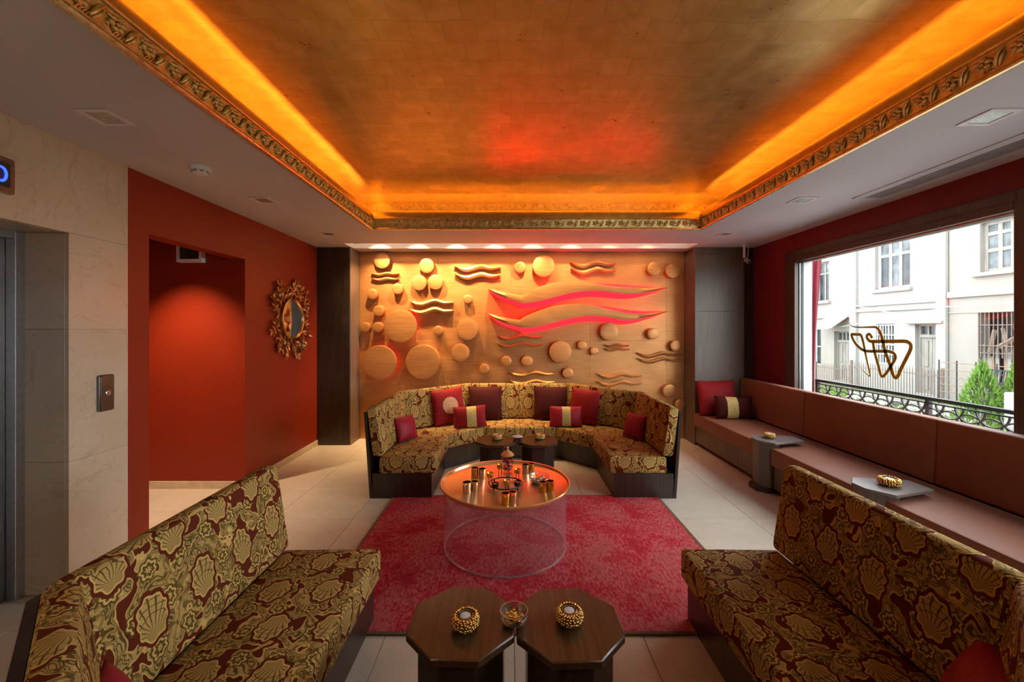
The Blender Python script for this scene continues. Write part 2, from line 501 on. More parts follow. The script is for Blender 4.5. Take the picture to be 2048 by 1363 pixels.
M['steel_dark'] = plain('dark_steel', (0.20, 0.19, 0.18), 0.30, 1.0, 0.5, 0.1, 30)
M['brass'] = plain('brass', (0.75, 0.50, 0.16), 0.22, 1.0, 0.5, 0.15, 60)
M['brass_dark'] = plain('aged_brass', (0.36, 0.21, 0.08), 0.34, 0.9, 0.5, 0.25, 60)
M['silverv'] = plain('silvered_glass', (0.72, 0.60, 0.50), 0.14, 1.0, 0.5, 0.15, 40)
M['goldv'] = plain('gilded_glass', (0.78, 0.53, 0.13), 0.16, 1.0, 0.5, 0.2, 40)
M['iron'] = plain('black_iron', (0.012, 0.014, 0.016), 0.45, 0.3)
M['gilt_polished'] = plain('polished_gilding', (0.95, 0.66, 0.25), 0.30, 0.85, 0.5, 0.12, 12)
M['sheen_top'] = wood('top_with_window_sheen', (0.15, 0.125, 0.115), (0.22, 0.185, 0.17), 0.30)  # wood lightened to stand in for the window's reflection on the top
M['acrylic_edge'] = clear('acrylic_edge', (0.95, 0.93, 0.94), 1.0, 1.6, 0.30, (0.75, 0.45, 0.50))
M['wax'] = plain('white_wax', (0.85, 0.80, 0.80), 0.5)
M['mirror'] = MatB('mirror_glass', (0.80, 0.80, 0.76), 0.03, 1.0).m
M['potp'] = plain('crimson_potpourri', (0.40, 0.02, 0.03), 0.6, 0, 0.5, 0.5, 90, 0.4)
M['plastic'] = plain('white_plastic', (0.78, 0.76, 0.78), 0.4, 0, 0.5, 0.03)
M['plastic_grey'] = plain('grey_plastic', (0.32, 0.33, 0.36), 0.4)
M['darkglass'] = plain('dark_lamp_glass', (0.05, 0.06, 0.055), 0.12)
M['lampglass'] = clear('lamp_glass', (0.9, 0.92, 0.9), 1.0, 1.6)
M['reflector'] = plain('lamp_reflector', (0.48, 0.50, 0.46), 0.3, 0.6, 0.5, 0.25, 40)
M['vent'] = plain('grey_vent', (0.40, 0.40, 0.43), 0.5)
M['blue'] = emit('blue_display', (0.02, 0.06, 1.0), 3.0)
M['black'] = plain('black_gasket', (0.015, 0.02, 0.018), 0.5)
M['logo'] = plain('gold_window_lettering', (0.55, 0.40, 0.02), 0.4, 0.0)
M['mat_floor_dark'] = plain('black_lift_floor', (0.03, 0.03, 0.03), 0.4)

# ================================================================== STRUCTURE
XL, XR, YB, YF, YC = -2.5, 3.17, 5.74, -2.20, 5.37
ZT = 3.02
# floor slab + tiles
fl = struct('floor', MB().box(XL-0.2, XR+0.2, YF-0.2, YB+0.2, -0.20, -0.006).box(-4.6, XL-0.2, 2.70, 4.10, -0.20, -0.006).box(XL-0.5, XL-0.2, 0.7, 2.70, -0.20, -0.006), M['grout'])
TW, TD = 0.63, 0.61
tile_me = mk_mesh('tile', MB().box(0.0015, TW-0.0015, 0.0015, TD-0.0015, -0.02, 0.0), M['floor'], 0.0012)
for i in range(9):
    for j in range(13):
        t = link('tile', tile_me, fl); t.location = (XL+i*TW, YF+j*TD, 0)
for i in range(3):
    for j in range(2):
        t = link('tile', tile_me, fl); t.location = (XL-(i+1)*TW, 2.80+j*TD, 0)
for j in range(2):
    t = link('tile', tile_me, fl); t.location = (XL-TW*1.0, 1.05+j*TD, -0.0005)

# left wall: red section with corridor opening
OY0, OY1, OZ = 2.874, 3.915, 2.16
struct('wall_left', MB().box(XL-0.14, XL, 2.70, OY0, 0, ZT).box(XL-0.14, XL, OY0, OY1, OZ, ZT).box(XL-0.14, XL, OY1, YB, 0, ZT), M['red'])
struct('wall_corridor', MB().box(-4.5, XL-0.14, OY1, OY1+0.12, 0, 2.6).box(-4.62, -4.5, 2.72, 4.03, 0, 2.6).box(-4.5, XL-0.14, 2.72, OY0-0.02, 0, 2.6), M['red'])
struct('ceiling_corridor', MB().box(-4.62, XL-0.14, 2.70, 4.05, 2.45, 2.60), M['soffit'])
struct('baseboard_left', MB().box(XL, XL+0.014, OY1, YC, 0, 0.07), M['skirting'], 0.002)
struct('baseboard_corridor', MB().box(-4.5, XL-0.001, OY1-0.014, OY1, 0, 0.07), M['skirting'], 0.002)

# left wall: marble-clad lift section, slabs of stone with open joints
EY0, EY1, EZ = 1.10, 2.340, 2.044
ml = struct('wall_lift', MB().box(XL-0.16, XL-0.0125, EY1+0.021, 2.70, 0, ZT).box(XL-0.16, XL-0.0125, EY0-0.021, EY1+0.021, EZ+0.021, ZT)
            .box(XL-0.16, XL-0.0125, YF, EY0-0.021, 0, ZT), M['grout'])
def slab(x0, x1, y0, y1, z0, z1):
    g = 0.0005
    part('slab', MB().box(x0, x1, y0+(g if y1-y0 > 0.1 else 0), y1-(g if y1-y0 > 0.1 else 0), z0+g, z1-g), M['marble'], ml, 0.0007)
rows = [(0.0, 0.75), (0.75, 1.50), (1.50, 2.044), (2.044, ZC)]
for (a, b) in rows[:3]:
    slab(XL-0.012, XL+0.012, EY1, 2.703, a, b)
slab(XL-0.012, XL+0.012, 1.78, 2.703, 2.044, ZC)
slab(XL-0.012, XL+0.012, 0.90, 1.78, 2.044, ZC)
for (a, b) in rows:
    slab(XL-0.012, XL+0.012, YF, 0.0, a, b)
for (a, b) in rows[:3]:
    slab(XL-0.012, XL+0.012, 0.0, EY0, a, b)
slab(XL-0.012, XL+0.012, 0.0, 0.90, 2.044, ZC)
# lift reveal: polished stone lining
for (a, b) in rows[:3]:
    part('reveal_slab', MB().box(XL-0.245, XL-0.012, EY1, EY1+0.02, a+0.001, b-0.001), M['marble'], ml, 0.001)
part('reveal_slab', MB().box(XL-0.245, XL-0.012, EY0, EY1, EZ, EZ+0.02), M['marble'], ml, 0.001)
part('reveal_slab', MB().box(XL-0.245, XL-0.012, EY0-0.02, EY0, 0, EZ), M['marble'], ml, 0.001)
# lift door frame and leaves
ld = struct('door_1', MB().box(XL-0.29, XL-0.235, EY1-0.045, EY1+0.03, 0, EZ+0.03).box(XL-0.29, XL-0.235, EY0-0.03, EY0+0.045, 0, EZ+0.03)
            .box(XL-0.29, XL-0.235, EY0+0.0455, EY1-0.0455, EZ-0.045, EZ+0.03), M['steel'], 0.002)
part('door_jamb', MB().box(XL-0.34, XL-0.2905, EY1-0.10, EY1+0.02, 0, EZ), M['steel_dark'], ld, 0.002)
part('door_leaf', MB().box(XL-0.38, XL-0.345, 1.72, EY1-0.06, 0.01, EZ), M['steel'], ld, 0.002)
part('door_leaf', MB().box(XL-0.38, XL-0.345, EY0+0.04, 1.715, 0.01, EZ), M['steel'], ld, 0.002)
struct('wall_shaft', MB().box(XL-0.50, XL-0.40, 0.9, 2.69, -0.2, ZT).box(XL-0.40, XL-0.25, 0.9, EY0-0.03, 0, ZT).box(XL-0.40, XL-0.25, EY1+0.03, 2.69, 0, ZT).box(XL-0.40, XL-0.16, 0.9, 2.69, EZ+0.03, EZ+0.10), M['plastic_grey'])

# rear wall, side piers in dark veneer
struct('wall_back', MB().box(XL-0.14, XR+0.25, YB, YB+0.15, 0, ZT), M['wenge_lit'])
PXL, PXR = -2.064, 2.394
pl_ = struct('pier_left', MB().box(XL, PXL-0.012, YC+0.012, YB, 0, ZC), M['wenge'])
part('veneer_panel', MB().box(XL+0.001, PXL-0.014, YC, YC+0.012, 0.0, ZC), M['wenge'], pl_, 0.001)
part('veneer_return', MB().box(PXL-0.012, PXL, YC, YB, 0.0, ZC), M['wenge_lit'], pl_, 0.001)
pr_ = struct('pier_right', MB().box(PXR+0.012, XR, YC+0.03, YB, 0, ZC), M['wenge'])
for (z0, z1) in ((0.0, 1.729), (1.731, 2.47), (2.473, ZC)):
    part('veneer_panel', MB().box(PXR+0.012, 3.03, YC, YC+0.03, z0, z1), M['wenge_lit'], pr_, 0.001)
part('veneer_return', MB().box(PXR, PXR+0.012, YC, YB, 0.0, ZC), M['wenge_lit'], pr_, 0.001)

# right wall with the window in view and a second, unseen one added for daylight
WY = [(2.585, 4.59), (0.05, 2.21)]
WZ0, WZ1 = 0.76, 2.25
XO = 3.335
w = MB()
w.box(XR, XO, 4.59, YB, 0, ZT).box(XR, XO, 2.21, 2.585, 0, ZT).box(XR, XO, YF, 0.05, 0, ZT)
for a, b in WY:
    w.box(XR, XO, a, b, -0.2, WZ0).box(XR, XO, a, b, WZ1, ZT)
wr = struct('wall_right', w, M['burgundy'])
M['render'] = paint('grey_render', (0.60, 0.60, 0.58))
part('window_reveal', MB().box(3.235, XO+0.004, 4.588, 4.596, WZ0, WZ1).box(3.235, XO+0.004, 2.579, 2.587, WZ0, WZ1).box(3.235, XO+0.004, 2.58, 4.595, WZ1-0.003, WZ1+0.006)
     .box(3.235, XO+0.06, 2.58, 4.595, WZ0-0.03, WZ0+0.003), M['render'], wr)
for n, (a, b) in enumerate(WY):
    wd = struct('window_%d' % (n+1), MB().box(XR-0.020, XR, a-0.165, a, WZ0, WZ1+0.12).box(XR-0.020, XR, b, b+0.165, WZ0, WZ1+0.12)
                .box(XR-0.020, XR, a, b, WZ1, WZ1+0.12).box(XR-0.03, XR, a-0.165, b+0.165, WZ0-0.05, WZ0-0.001), M['frame'], 0.002)
    part('inner_frame', MB().box(XR-0.028, XR+0.05, a-0.05, a+0.006, WZ0, WZ1+0.05).box(XR-0.028, XR+0.05, b-0.006, b+0.05, WZ0, WZ1+0.05)
         .box(XR-0.028, XR+0.05, a+0.006, b-0.006, WZ1-0.006, WZ1+0.05).box(XR-0.028, XR+0.05, a+0.006, b-0.006, WZ0+0.001, WZ0+0.03), M['frame'], wd, 0.003)
    part('metal_bead', MB().box(XR+0.022, XR+0.034, a+0.006, a+0.018, WZ0, WZ1).box(XR+0.022, XR+0.034, b-0.018, b-0.006, WZ0, WZ1)
         .box(XR+0.022, XR+0.034, a, b, WZ1-0.020, WZ1-0.006), M['steel'], wd, 0.001)
    part('gasket', MB().box(XR+0.034, XR+0.062, a+0.004, a+0.024, WZ0, WZ1).box(XR+0.034, XR+0.062, b-0.024, b-0.004, WZ0, WZ1)
         .box(XR+0.034, XR+0.062, a, b, WZ1-0.022, WZ1-0.004), M['black'], wd)
    part('pane', MB().box(XR+0.040, XR+0.048, a+0.02, b-0.02, WZ0+0.02, WZ1-0.02), M['glass'], wd, 0, 0)
struct('wall_front', MB().box(XL-0.2, 1.75, YF-0.15, YF, 0, ZT).box(2.65, XR+0.25, YF-0.15, YF, 0, ZT).box(1.75, 2.65, YF-0.15, YF, 2.30, ZT).box(1.75, 2.65, YF-0.15, YF, -0.2, 0.10), M['burgundy'])
gd = struct('door_added', MB().box(1.75, 1.83, YF-0.10, YF-0.03, 0.10, 2.30).box(2.57, 2.65, YF-0.10, YF-0.03, 0.10, 2.30).box(1.83, 2.57, YF-0.10, YF-0.03, 2.22, 2.30).box(1.83, 2.57, YF-0.10, YF-0.03, 0.10, 0.20), M['frame'], 0.003)  # unseen glazed door, added as a daylight source behind the camera
part('pane', MB().box(1.83, 2.57, YF-0.070, YF-0.062, 0.20, 2.22), M['glass'], gd, 0, 0)
struct('roof_slab', MB().box(XL-0.4, XR+0.25, YF-0.2, YB+0.2, ZT, ZT+0.12), M['plastic_grey'])

# lower ceiling with recess and light slot
SX0, SX1, SY0, SY1 = -2.05, 2.33, 5.13, 5.44
c = MB()
c.box(XL, CX0, YF, SY0, ZC, ZC+0.025).box(CX1, XR, YF, SY0, ZC, ZC+0.025)
c.box(CX0, CX1, CY1, SY0, ZC, ZC+0.025).box(CX0, CX1, YF, CY0, ZC, ZC+0.025)
c.box(XL, SX0, SY0, YB, ZC, ZC+0.025).box(SX1, XR, SY0, YB, ZC, ZC+0.025).box(SX0, SX1, SY1+0.02, YB, ZC, ZC+0.025)
struct('ceiling', c, M['soffit'])
struct('trim_1', MB().box(SX0, SX1, SY1, SY1+0.02, ZC, 2.80).box(SX0-0.02, SX1+0.02, SY0-0.02, SY0, ZC+0.026, 2.80)
       .box(SX0-0.02, SX0, SY0, SY1+0.02, ZC+0.026, 2.80).box(SX1, SX1+0.02, SY0, SY1+0.02, ZC+0.026, 2.80).box(SX0-0.02, SX1+0.02, SY0-0.02, SY1+0.02, 2.80, 2.82), M['white'])
# gilded ceiling of the recess
struct('ceiling_recess', MB().box(CX0-0.30, CX1+0.30, CY0-0.30, CY1+0.30, ZC+0.345, ZC+0.38), M['gold_leaf'])
# cornice: profile swept round the recess (in = towards the room, z above the lower ceiling)
prof = [(-0.03,-0.002),(0.002,-0.014),(0.014,-0.012),(0.018,-0.004),(0.014,0.006),(0.008,0.010),(0.010,0.018),(0.026,0.088),(0.034,0.090),(0.037,0.095),(0.034,0.100),(0.030,0.102)]
roll = [(0.030, 0.103)]+[(-0.034+0.064*math.cos(a*PI/16)-0.004*math.sin(a*PI/8), 0.104+0.096*math.sin(a*PI/16)) for a in range(0, 9)]+[(-0.0345, 0.103)]
prof += [(-0.034, 0.102)]
prof += [(-0.034, 0.199), (-0.045, 0.200), (-0.048, 0.10), (-0.048, 0.055), (-0.26, 0.050), (-0.28, 0.345), (-0.30, 0.345), (-0.30, 0.026), (-0.03, 0.026)]
def ring_at(inn, z):
    return [(CX0+inn, CY0+inn), (CX0+inn, CY1-inn), (CX1-inn, CY1-inn), (CX1-inn, CY0+inn)]
cor = MB(); rings = []
for k in range(4):
    rings.append([(*ring_at(i, z)[k], ZC+z) for i, z in prof])
cor.loft(rings, cap=False, close=True)
trim = struct('trim_2', cor, M['gilt'], 0, 28)
part('roll_moulding', MB().loft([[(*ring_at(i, z)[k], ZC+z) for i, z in roll] for k in range(4)], cap=False, close=True), M['gilt_polished'], trim, 0, 50)
# ornament: rosette with scrolled leaf, one mesh for all
orn = MB()
for k in range(6):
    a = 2*PI*k/6+0.3
    orn.ball((0.020*math.cos(a), -0.004, 0.020*math.sin(a)), 0.0125, (1, 0.75, 1), 6, 4)
orn.ball((0, -0.006, 0), 0.010, (1, 1, 1), 6, 4)
for k in range(5):
    a = 2*PI*k/5
    orn.ball((0.031*math.cos(a)-0.002, -0.001, 0.027*math.sin(a)), 0.0085, (1, 0.6, 1), 6, 4)
orn.tube([(0.038,-0.003,-0.038),(0.046,-0.007,-0.018),(0.052,-0.008,0.0),(0.062,-0.007,0.018),(0.076,-0.003,0.034)], [0.004,0.007,0.008,0.007,0.003], 6)
orn.tube([(0.050,-0.002,-0.038),(0.060,-0.006,-0.020),(0.068,-0.006,-0.002),(0.074,-0.003,0.012)], [0.003,0.006,0.006,0.002], 6)
for k in range(5):
    orn.tube([(-0.005+0.011*k, 0.0, -0.042), (0.000+0.011*k, -0.003, -0.032), (0.008+0.011*k, -0.001, -0.024)], [0.0015, 0.0028, 0.001], 5)
orn_me = mk_mesh('rosette', orn, M['gilt'], 0, 60)
pitch = 0.132
def place_orn(x, y, rz):
    o = link('rosette', orn_me, trim); o.location = (x, y, ZC+0.053); o.rotation_euler = (R(13), 0, rz); o.scale = (1.05, 1.25, 0.9)
n = int((CY1-CY0)/pitch)
for k in range(n):
    y = CY1-0.09-k*pitch
    if y < 0.3: break
    place_orn(CX0+0.019, y, R(90)); place_orn(CX1-0.019, y-0.03, R(-90))
n = int((CX1-CX0)/pitch)
for k in range(n):
    place_orn(CX0+0.075+k*(CX1-CX0-0.11)/(n-1)*1.0, CY1-0.019, 0)

# ================================================================== COPPER RELIEF WALL
YP = 5.70
rel = thing('relief_panel', 'brushed copper relief wall panel with discs and waves behind curved sofa', 'wall art', (0.165, YP, 0.0))
xs = [PXL+0.001, px(876, 0, YP).x, px(1022, 0, YP).x, px(1180, 0, YP).x, px(1333, 0, YP).x, PXR-0.001]
zsplit = [0.0, 0.62, px(0, 681, YP).z, ZC-0.001]
for i in range(5):
    for j in range(3):
        part('copper_sheet', MB().box(xs[i]+0.0008, xs[i+1]-0.0008, YP, YP+0.02, zsplit[j]+0.0008, zsplit[j+1]-0.0008), M['copper'], rel, 0.0008)
def z1p(X, Y): return (700+X/4.544, 480+Y/4.544)
def z2p(X, Y): return (1040+X/4.544, 480+Y/4.544)
def disc(cx, cy, rpx, zf, red=False):
    x, y = zf(cx, cy); r0 = rpx/4.544
    dep = 0.15 if rpx > 120 else (0.11 if rpx > 75 else 0.085)
    Yd = YP-dep
    c = px(x, y, Yd); r = r0/830*Yd
    m = MB(); seg = 40 if rpx > 75 else 26
    pr = [(r*0.985, dep), (r, dep*0.4), (r, 0.008), (r*0.985, 0.002), (r*0.93, 0.0), (r*0.5, -0.001), (r*0.02, -0.002)]
    if red: pr = [(r*0.80, dep), (r*0.80, dep*0.35), (r, dep*0.30)] + pr[2:]
    m.lathe([(a, -b) for a, b in pr], seg)
    m.xform(Matrix.Translation(c) @ Matrix.Rotation(R(90), 4, 'X'))
    d = part('disc', m, M['copper2'], rel, 0, 40)
    if red:
        g = MB().lathe_closed([(r*0.80+0.001, -dep*0.45), (r*0.86, -dep*0.45), (r*0.86, -dep*0.75), (r*0.80+0.001, -dep*0.75)], 40)
        g.xform(Matrix.Translation(c) @ Matrix.Rotation(R(90), 4, 'X'))
        part('led_ring', g, M['redled'], d, label='red light strip behind the disc')
for a in [(290,185,72),(695,230,68),(625,385,70),(775,380,68),(430,440,50),(200,490,48),(258,640,50),(135,790,45),(250,790,48),
          (800,820,42),(1065,810,98),(1070,535,40),(660,1105,155),(1002,1022,82),(1220,1170,45),(1545,245,52),(1420,1100,48),(1610,1100,50)]:
    disc(*a, z1p)
disc(455,780,150, z1p, True); disc(265,1110,155, z1p, True)
for a in [(215,235,100),(1220,258,62),(1390,278,65),(810,830,82),(1210,850,52),(1420,960,52),(368,1015,102),(565,955,42),(675,1010,36),(435,1210,50)]:
    disc(*a, z2p)
disc(1360*1.0, 1370, 60, z2p); disc(1455, 1488, 45, z2p)
def interp(pts, n):
    out = []
    P_ = [pts[0]]+list(pts)+[pts[-1]]
    for i in range(1, len(P_)-2):
        p0, p1, p2, p3 = [Vector((*q, 0)) for q in P_[i-1:i+3]]
        for k in range(n):
            t = k/n
            out.append(tuple((0.5*((2*p1)+(-p0+p2)*t+(2*p0-5*p1+4*p2-p3)*t*t+(-p0+3*p1-3*p2+p3)*t**3))[:2]))
    out.append(tuple(pts[-1])); return out
def wave(top, bot, dep, edge=None, n=6):
    t = interp(top, n); b = interp(bot, n)
    m = MB(); Yd = YP-dep
    def row(Yv, zoff=0): return [px(x, y, Yd) for x, y in t], [px(x, y, Yd) for x, y in b]
    T, B = row(Yd)
    k = min(len(T), len(B)); rings = []
    for i in range(k):
        a, q = T[i], B[i]
        if (a-q).length < 0.004: q = a-Vector((0, 0, 0.004))
        mid = (a+q)/2
        rings.append([Vector((a.x, YP, a.z)), Vector((a.x, Yd+0.008, a.z)), Vector((mid.x, Yd-0.004, mid.z)), Vector((q.x, Yd+0.008, q.z)), Vector((q.x, YP, q.z))])
    face = MB()
    if edge is None:
        m.loft(rings); return part('wave', m, M['copper2'], rel, 0, 35)
    rf = [[r[1], r[2], r[3], Vector((r[3].x, Yd+0.016, r[3].z)), Vector((r[1].x, Yd+0.016, r[1].z))] for r in rings]
    w_ = part('wave', face.loft(rf), M['copper2'], rel, 0, 35)
    rb = []
    for i, r in enumerate(rings):
        s = i/(len(rings)-1); env = math.sin(PI*min(1, max(0, s)))**0.6
        eb = 0.075*env; et = 0.050*max(0.0, math.sin(PI*min(1, max(0, (s-0.62)/0.38))))
        rb.append([Vector((r[1].x, Yd+0.016, r[1].z)), Vector((r[3].x, Yd+0.016, r[3].z)), Vector((r[3].x, YP-0.06, r[3].z-eb)), Vector((r[3].x, YP, r[3].z-eb)), Vector((r[1].x, YP, r[1].z+et)), Vector((r[1].x, YP-0.06, r[1].z+et))])
    part('glowing_edge', m.loft(rb), M['redled'], w_, 0, 35, label='glowing red edge of the large wave')
def ribbon(x0, x1, ya, th, zf, dep=0.055, amp=14):
    """thin S-shaped strip from x0 to x1 (zoom pixels)"""
    L = x1-x0
    c = [(0, -amp*0.9), (0.14, amp*0.4), (0.3, amp*0.9), (0.5, -amp*0.4), (0.62, -amp*0.7), (0.8, 0.2*amp), (1.0, -amp*0.1)]
    tk = [0.10, 0.7, 1, 1, 1, 0.8, 0.35]
    top = [zf(x0+u*L, ya+d-th*t/2) for (u, d), t in zip(c, tk)]
    bot = [zf(x0+u*L, ya+d+th*t/2) for (u, d), t in zip(c, tk)]
    wave(top, bot, dep)
ribbon(190, 440, 305, 24, z1p, 0.05, 8); ribbon(190, 440, 352, 24, z1p, 0.05, 8)
ribbon(945, 1365, 250, 42, z1p, 0.07, 18); ribbon(950, 1365, 322, 40, z1p, 0.07, 18)
ribbon(535, 935, 565, 38, z1p, 0.09, 20); ribbon(535, 935, 640, 40, z1p, 0.09, 20)
ribbon(460, 870, 215, 40, z2p, 0.07, 20); ribbon(465, 870, 275, 40, z2p, 0.07, 20)
ribbon(1335, 1750, 880, 30, z1p, 0.055, 16); ribbon(1335, 1750, 950, 30, z1p, 0.055, 16)
ribbon(770, 990, 958, 24, z2p, 0.055, 10); ribbon(770, 1000, 992, 24, z2p, 0.055, 10)
ribbon(1070, 1480, 1040, 34, z2p, 0.055, 18); ribbon(1075, 1485, 1090, 30, z2p, 0.055, 18)
ribbon(705, 1110, 1230, 36, z2p, 0.055, 18); ribbon(705, 1110, 1300, 36, z2p, 0.055, 18)
ribbon(1450, 1860, 1215, 32, z1p, 0.055, 16); ribbon(1450, 1860, 1290, 30, z1p, 0.055, 16)
w1t = [z1p(1255,438), z1p(1380,470), z1p(1540,500), z2p(20,500), z2p(130,440), z2p(300,385), z2p(470,372), z2p(640,385), z2p(800,412), z2p(980,430), z2p(1150,432), z2p(1335,428)]
w1b = [z1p(1255,445), z1p(1380,515), z1p(1540,562), z2p(20,572), z2p(130,560), z2p(300,520), z2p(470,478), z2p(640,458), z2p(800,468), z2p(980,488), z2p(1150,476), z2p(1335,434)]
wave(w1t, w1b, 0.19, 'red')
w2t = [z1p(1250,662), z1p(1380,700), z1p(1540,722), z2p(20,705), z2p(130,655), z2p(300,598), z2p(470,578), z2p(640,585), z2p(800,625), z2p(980,662), z2p(1150,666), z2p(1345,642)]
w2b = [z1p(1250,670), z1p(1380,745), z1p(1540,790), z2p(20,800), z2p(130,790), z2p(300,750), z2p(470,708), z2p(640,688), z2p(800,698), z2p(980,728), z2p(1150,702), z2p(1345,649)]
wave(w2t, w2b, 0.19, 'red')

# ================================================================== SOFAS
OUT = [(-1.36,0),(-1.36,1.0),(-0.66,1.70),(0.66,1.70),(1.36,1.0),(1.36,0)]
def offs(d):
    """outline moved inwards by d"""
    P_ = [Vector((*p, 0)) for p in OUT]; res = []
    nrm = []
    for i in range(5):
        t = (P_[i+1]-P_[i]).normalized(); nrm.append(Vector((t.y, -t.x, 0)))
    res.append(P_[0]+nrm[0]*d)
    for i in range(1, 5):
        n_ = (nrm[i-1]+nrm[i]); n_ = n_/n_.dot(nrm[i]); res.append(P_[i]+n_*d)
    res.append(P_[5]+nrm[4]*d)
    return res
def rounded(pts, r, n=3):
    out = []; k = len(pts)
    for i in range(k):
        p = Vector((*pts[i], 0)); a = Vector((*pts[i-1], 0)); b = Vector((*pts[(i+1) % k], 0))
        u = (a-p).normalized(); w_ = (b-p).normalized()
        rr = min(r, (a-p).length*0.45, (b-p).length*0.45)
        s0 = p+u*rr; s1 = p+w_*rr
        for j in range(n+1):
            t = j/n; q = (1-t)**2*s0+2*t*(1-t)*p+t*t*s1
            out.append((q.x, q.y))
    return out
def sweep(mb, prof, i, t0=0.0, t1=1.0, gap=0.0, puff=0.0):
    """profile of (offset, z) along segment i of the outline, mitred at its ends"""
    cd = sum(p[0] for p in prof)/len(prof); cz = sum(p[1] for p in prof)/len(prof)
    def ring(t, sh, shr):
        r = []
        for d, z in prof:
            L = max(1e-6, math.hypot(d-cd, z-cz)); f = max(0.0, 1-shr/L)
            d2, z2 = cd+(d-cd)*f, cz+(z-cz)*f
            q = offs(d2); a, b = q[i], q[i+1]
            dirn = (b-a).normalized(); p = a.lerp(b, t)+dirn*sh
            r.append((p.x, p.y, z2))
        return r
    if puff > 0:
        rs = [ring(t0, gap, puff), ring(t0, gap+puff*0.3, puff*0.35), ring(t0, gap+puff, 0), ring(t1, -gap-puff, 0), ring(t1, -gap-puff*0.3, puff*0.35), ring(t1, -gap, puff)]
    else:
        rs = [ring(t0, gap, 0), ring(t1, -gap, 0)]
    mb.loft(rs)
SEAT = rounded([(0.085,0.222),(0.085,0.365),(0.588,0.370),(0.588,0.222)], 0.022)
BACK = rounded([(0.028,0.372),(-0.026,0.800),(0.052,0.806),(0.118,0.372)], 0.026)
def make_sofa(name, label):
    t = thing(name, label, 'sofa')
    b = MB()
    for i in range(5): sweep(b, [(0.024,0.0),(0.024,0.221),(0.550,0.221),(0.550,0.0)], i)
    part('base', b, M['wenge'], t, 0, 20, world=False)
    b = MB()
    for i in range(5): sweep(b, [(0.0,0.0),(-0.052,0.765),(-0.027,0.765),(0.024,0.0)], i)
    part('back_shell', b, M['wenge'], t, 0, 20, world=False)
    segs = [(0,0,1),(1,0,1),(2,0,0.5),(2,0.5,1),(3,0,1),(4,0,1)]
    for (i, a, e) in segs:
        part('back_cushion', (lambda q: (sweep(q, BACK, i, a, e, 0.0015, 0.012), q)[1])(MB()), M['brocade'], t, 0, 50, world=False)
    for (i, a, e) in segs:
        part('seat_cushion', (lambda q: (sweep(q, SEAT, i, a, e, 0.0015, 0.008), q)[1])(MB()), M['brocade'], t, 0, 50, world=False)
    return t
SC = 0.115
sofa = make_sofa('curved_sofa', 'gold brocade horseshoe sofa in front of the copper relief wall')
sofa.location = (SC, 3.68, 0)
sofa2 = dup(sofa, (SC-0.008, 2.14, 0), PI, 'gold brocade horseshoe sofa in the foreground, wings at both sides of the photo')

# ================================================================== BENCH UNDER THE WINDOW
bench = thing('window_bench', 'long terracotta upholstered bench with dark base under the window', 'bench', (2.75, 1.8, 0))
NOTCH = [(3.77, 4.04), (2.615, 2.855)]
BY1, BY0 = 5.355, -1.6
edges = [BY1, 4.04, 3.77, 2.855, 2.615, 1.2, -0.2, BY0]
BX = 2.37
for k in range(len(edges)-1):
    a, b = edges[k+1], edges[k]
    short = any(abs(a-n0) < 1e-6 for n0, n1 in NOTCH)
    x0 = BX+0.10 if short else BX
    q = MB()
    pf = rounded([(x0, 0.262), (x0, 0.420), (2.95, 0.420), (2.95, 0.262)], 0.016)
    q.loft([[(x, yy, z) for x, z in pf] for yy in (a+0.001, b-0.001)])
    part('seat_cushion', q, M['bench'], bench, 0, 50)
    if not short:
        part('piping', MB().tube([(x0+0.006, a+0.004, 0.414), (x0+0.006, b-0.004, 0.414)], 0.0045, 6), M['pipe'], bench)
    part('base_panel', MB().box(x0+0.03, 2.96, a, b, 0.05, 0.262), M['wenge_lit'], bench)
    part('plinth', MB().box(x0+0.08, 2.96, a, b, 0.0, 0.05), M['wenge'], bench)
bsec = [5.355, 4.18, 2.887, 1.59, 0.30, -1.0, BY0]
for k in range(len(bsec)-1):
    a, b = bsec[k+1], bsec[k]
    pf = rounded([(2.945, 0.422), (2.972, 0.872), (3.06, 0.875), (3.06, 0.422)], 0.020)
    cx_ = sum(p[0] for p in pf)/len(pf); cz_ = sum(p[1] for p in pf)/len(pf)
    def rg(y, s): return [(cx_+(x-cx_)*(1-s/0.05*0.5) if s else x, y, cz_+(z-cz_)*(1-s*2) if s else z) for x, z in pf]
    q = MB().loft([rg(a+0.001, 0.012), rg(a+0.007, 0.003), rg(a+0.014, 0), rg(b-0.014, 0), rg(b-0.007, 0.003), rg(b-0.001, 0.012)])
    part('back_cushion', q, M['bench'], bench, 0, 50)
part('back_board', MB().box(3.06, 3.135, BY0, BY1, 0.0, 0.80), M['wenge'], bench)

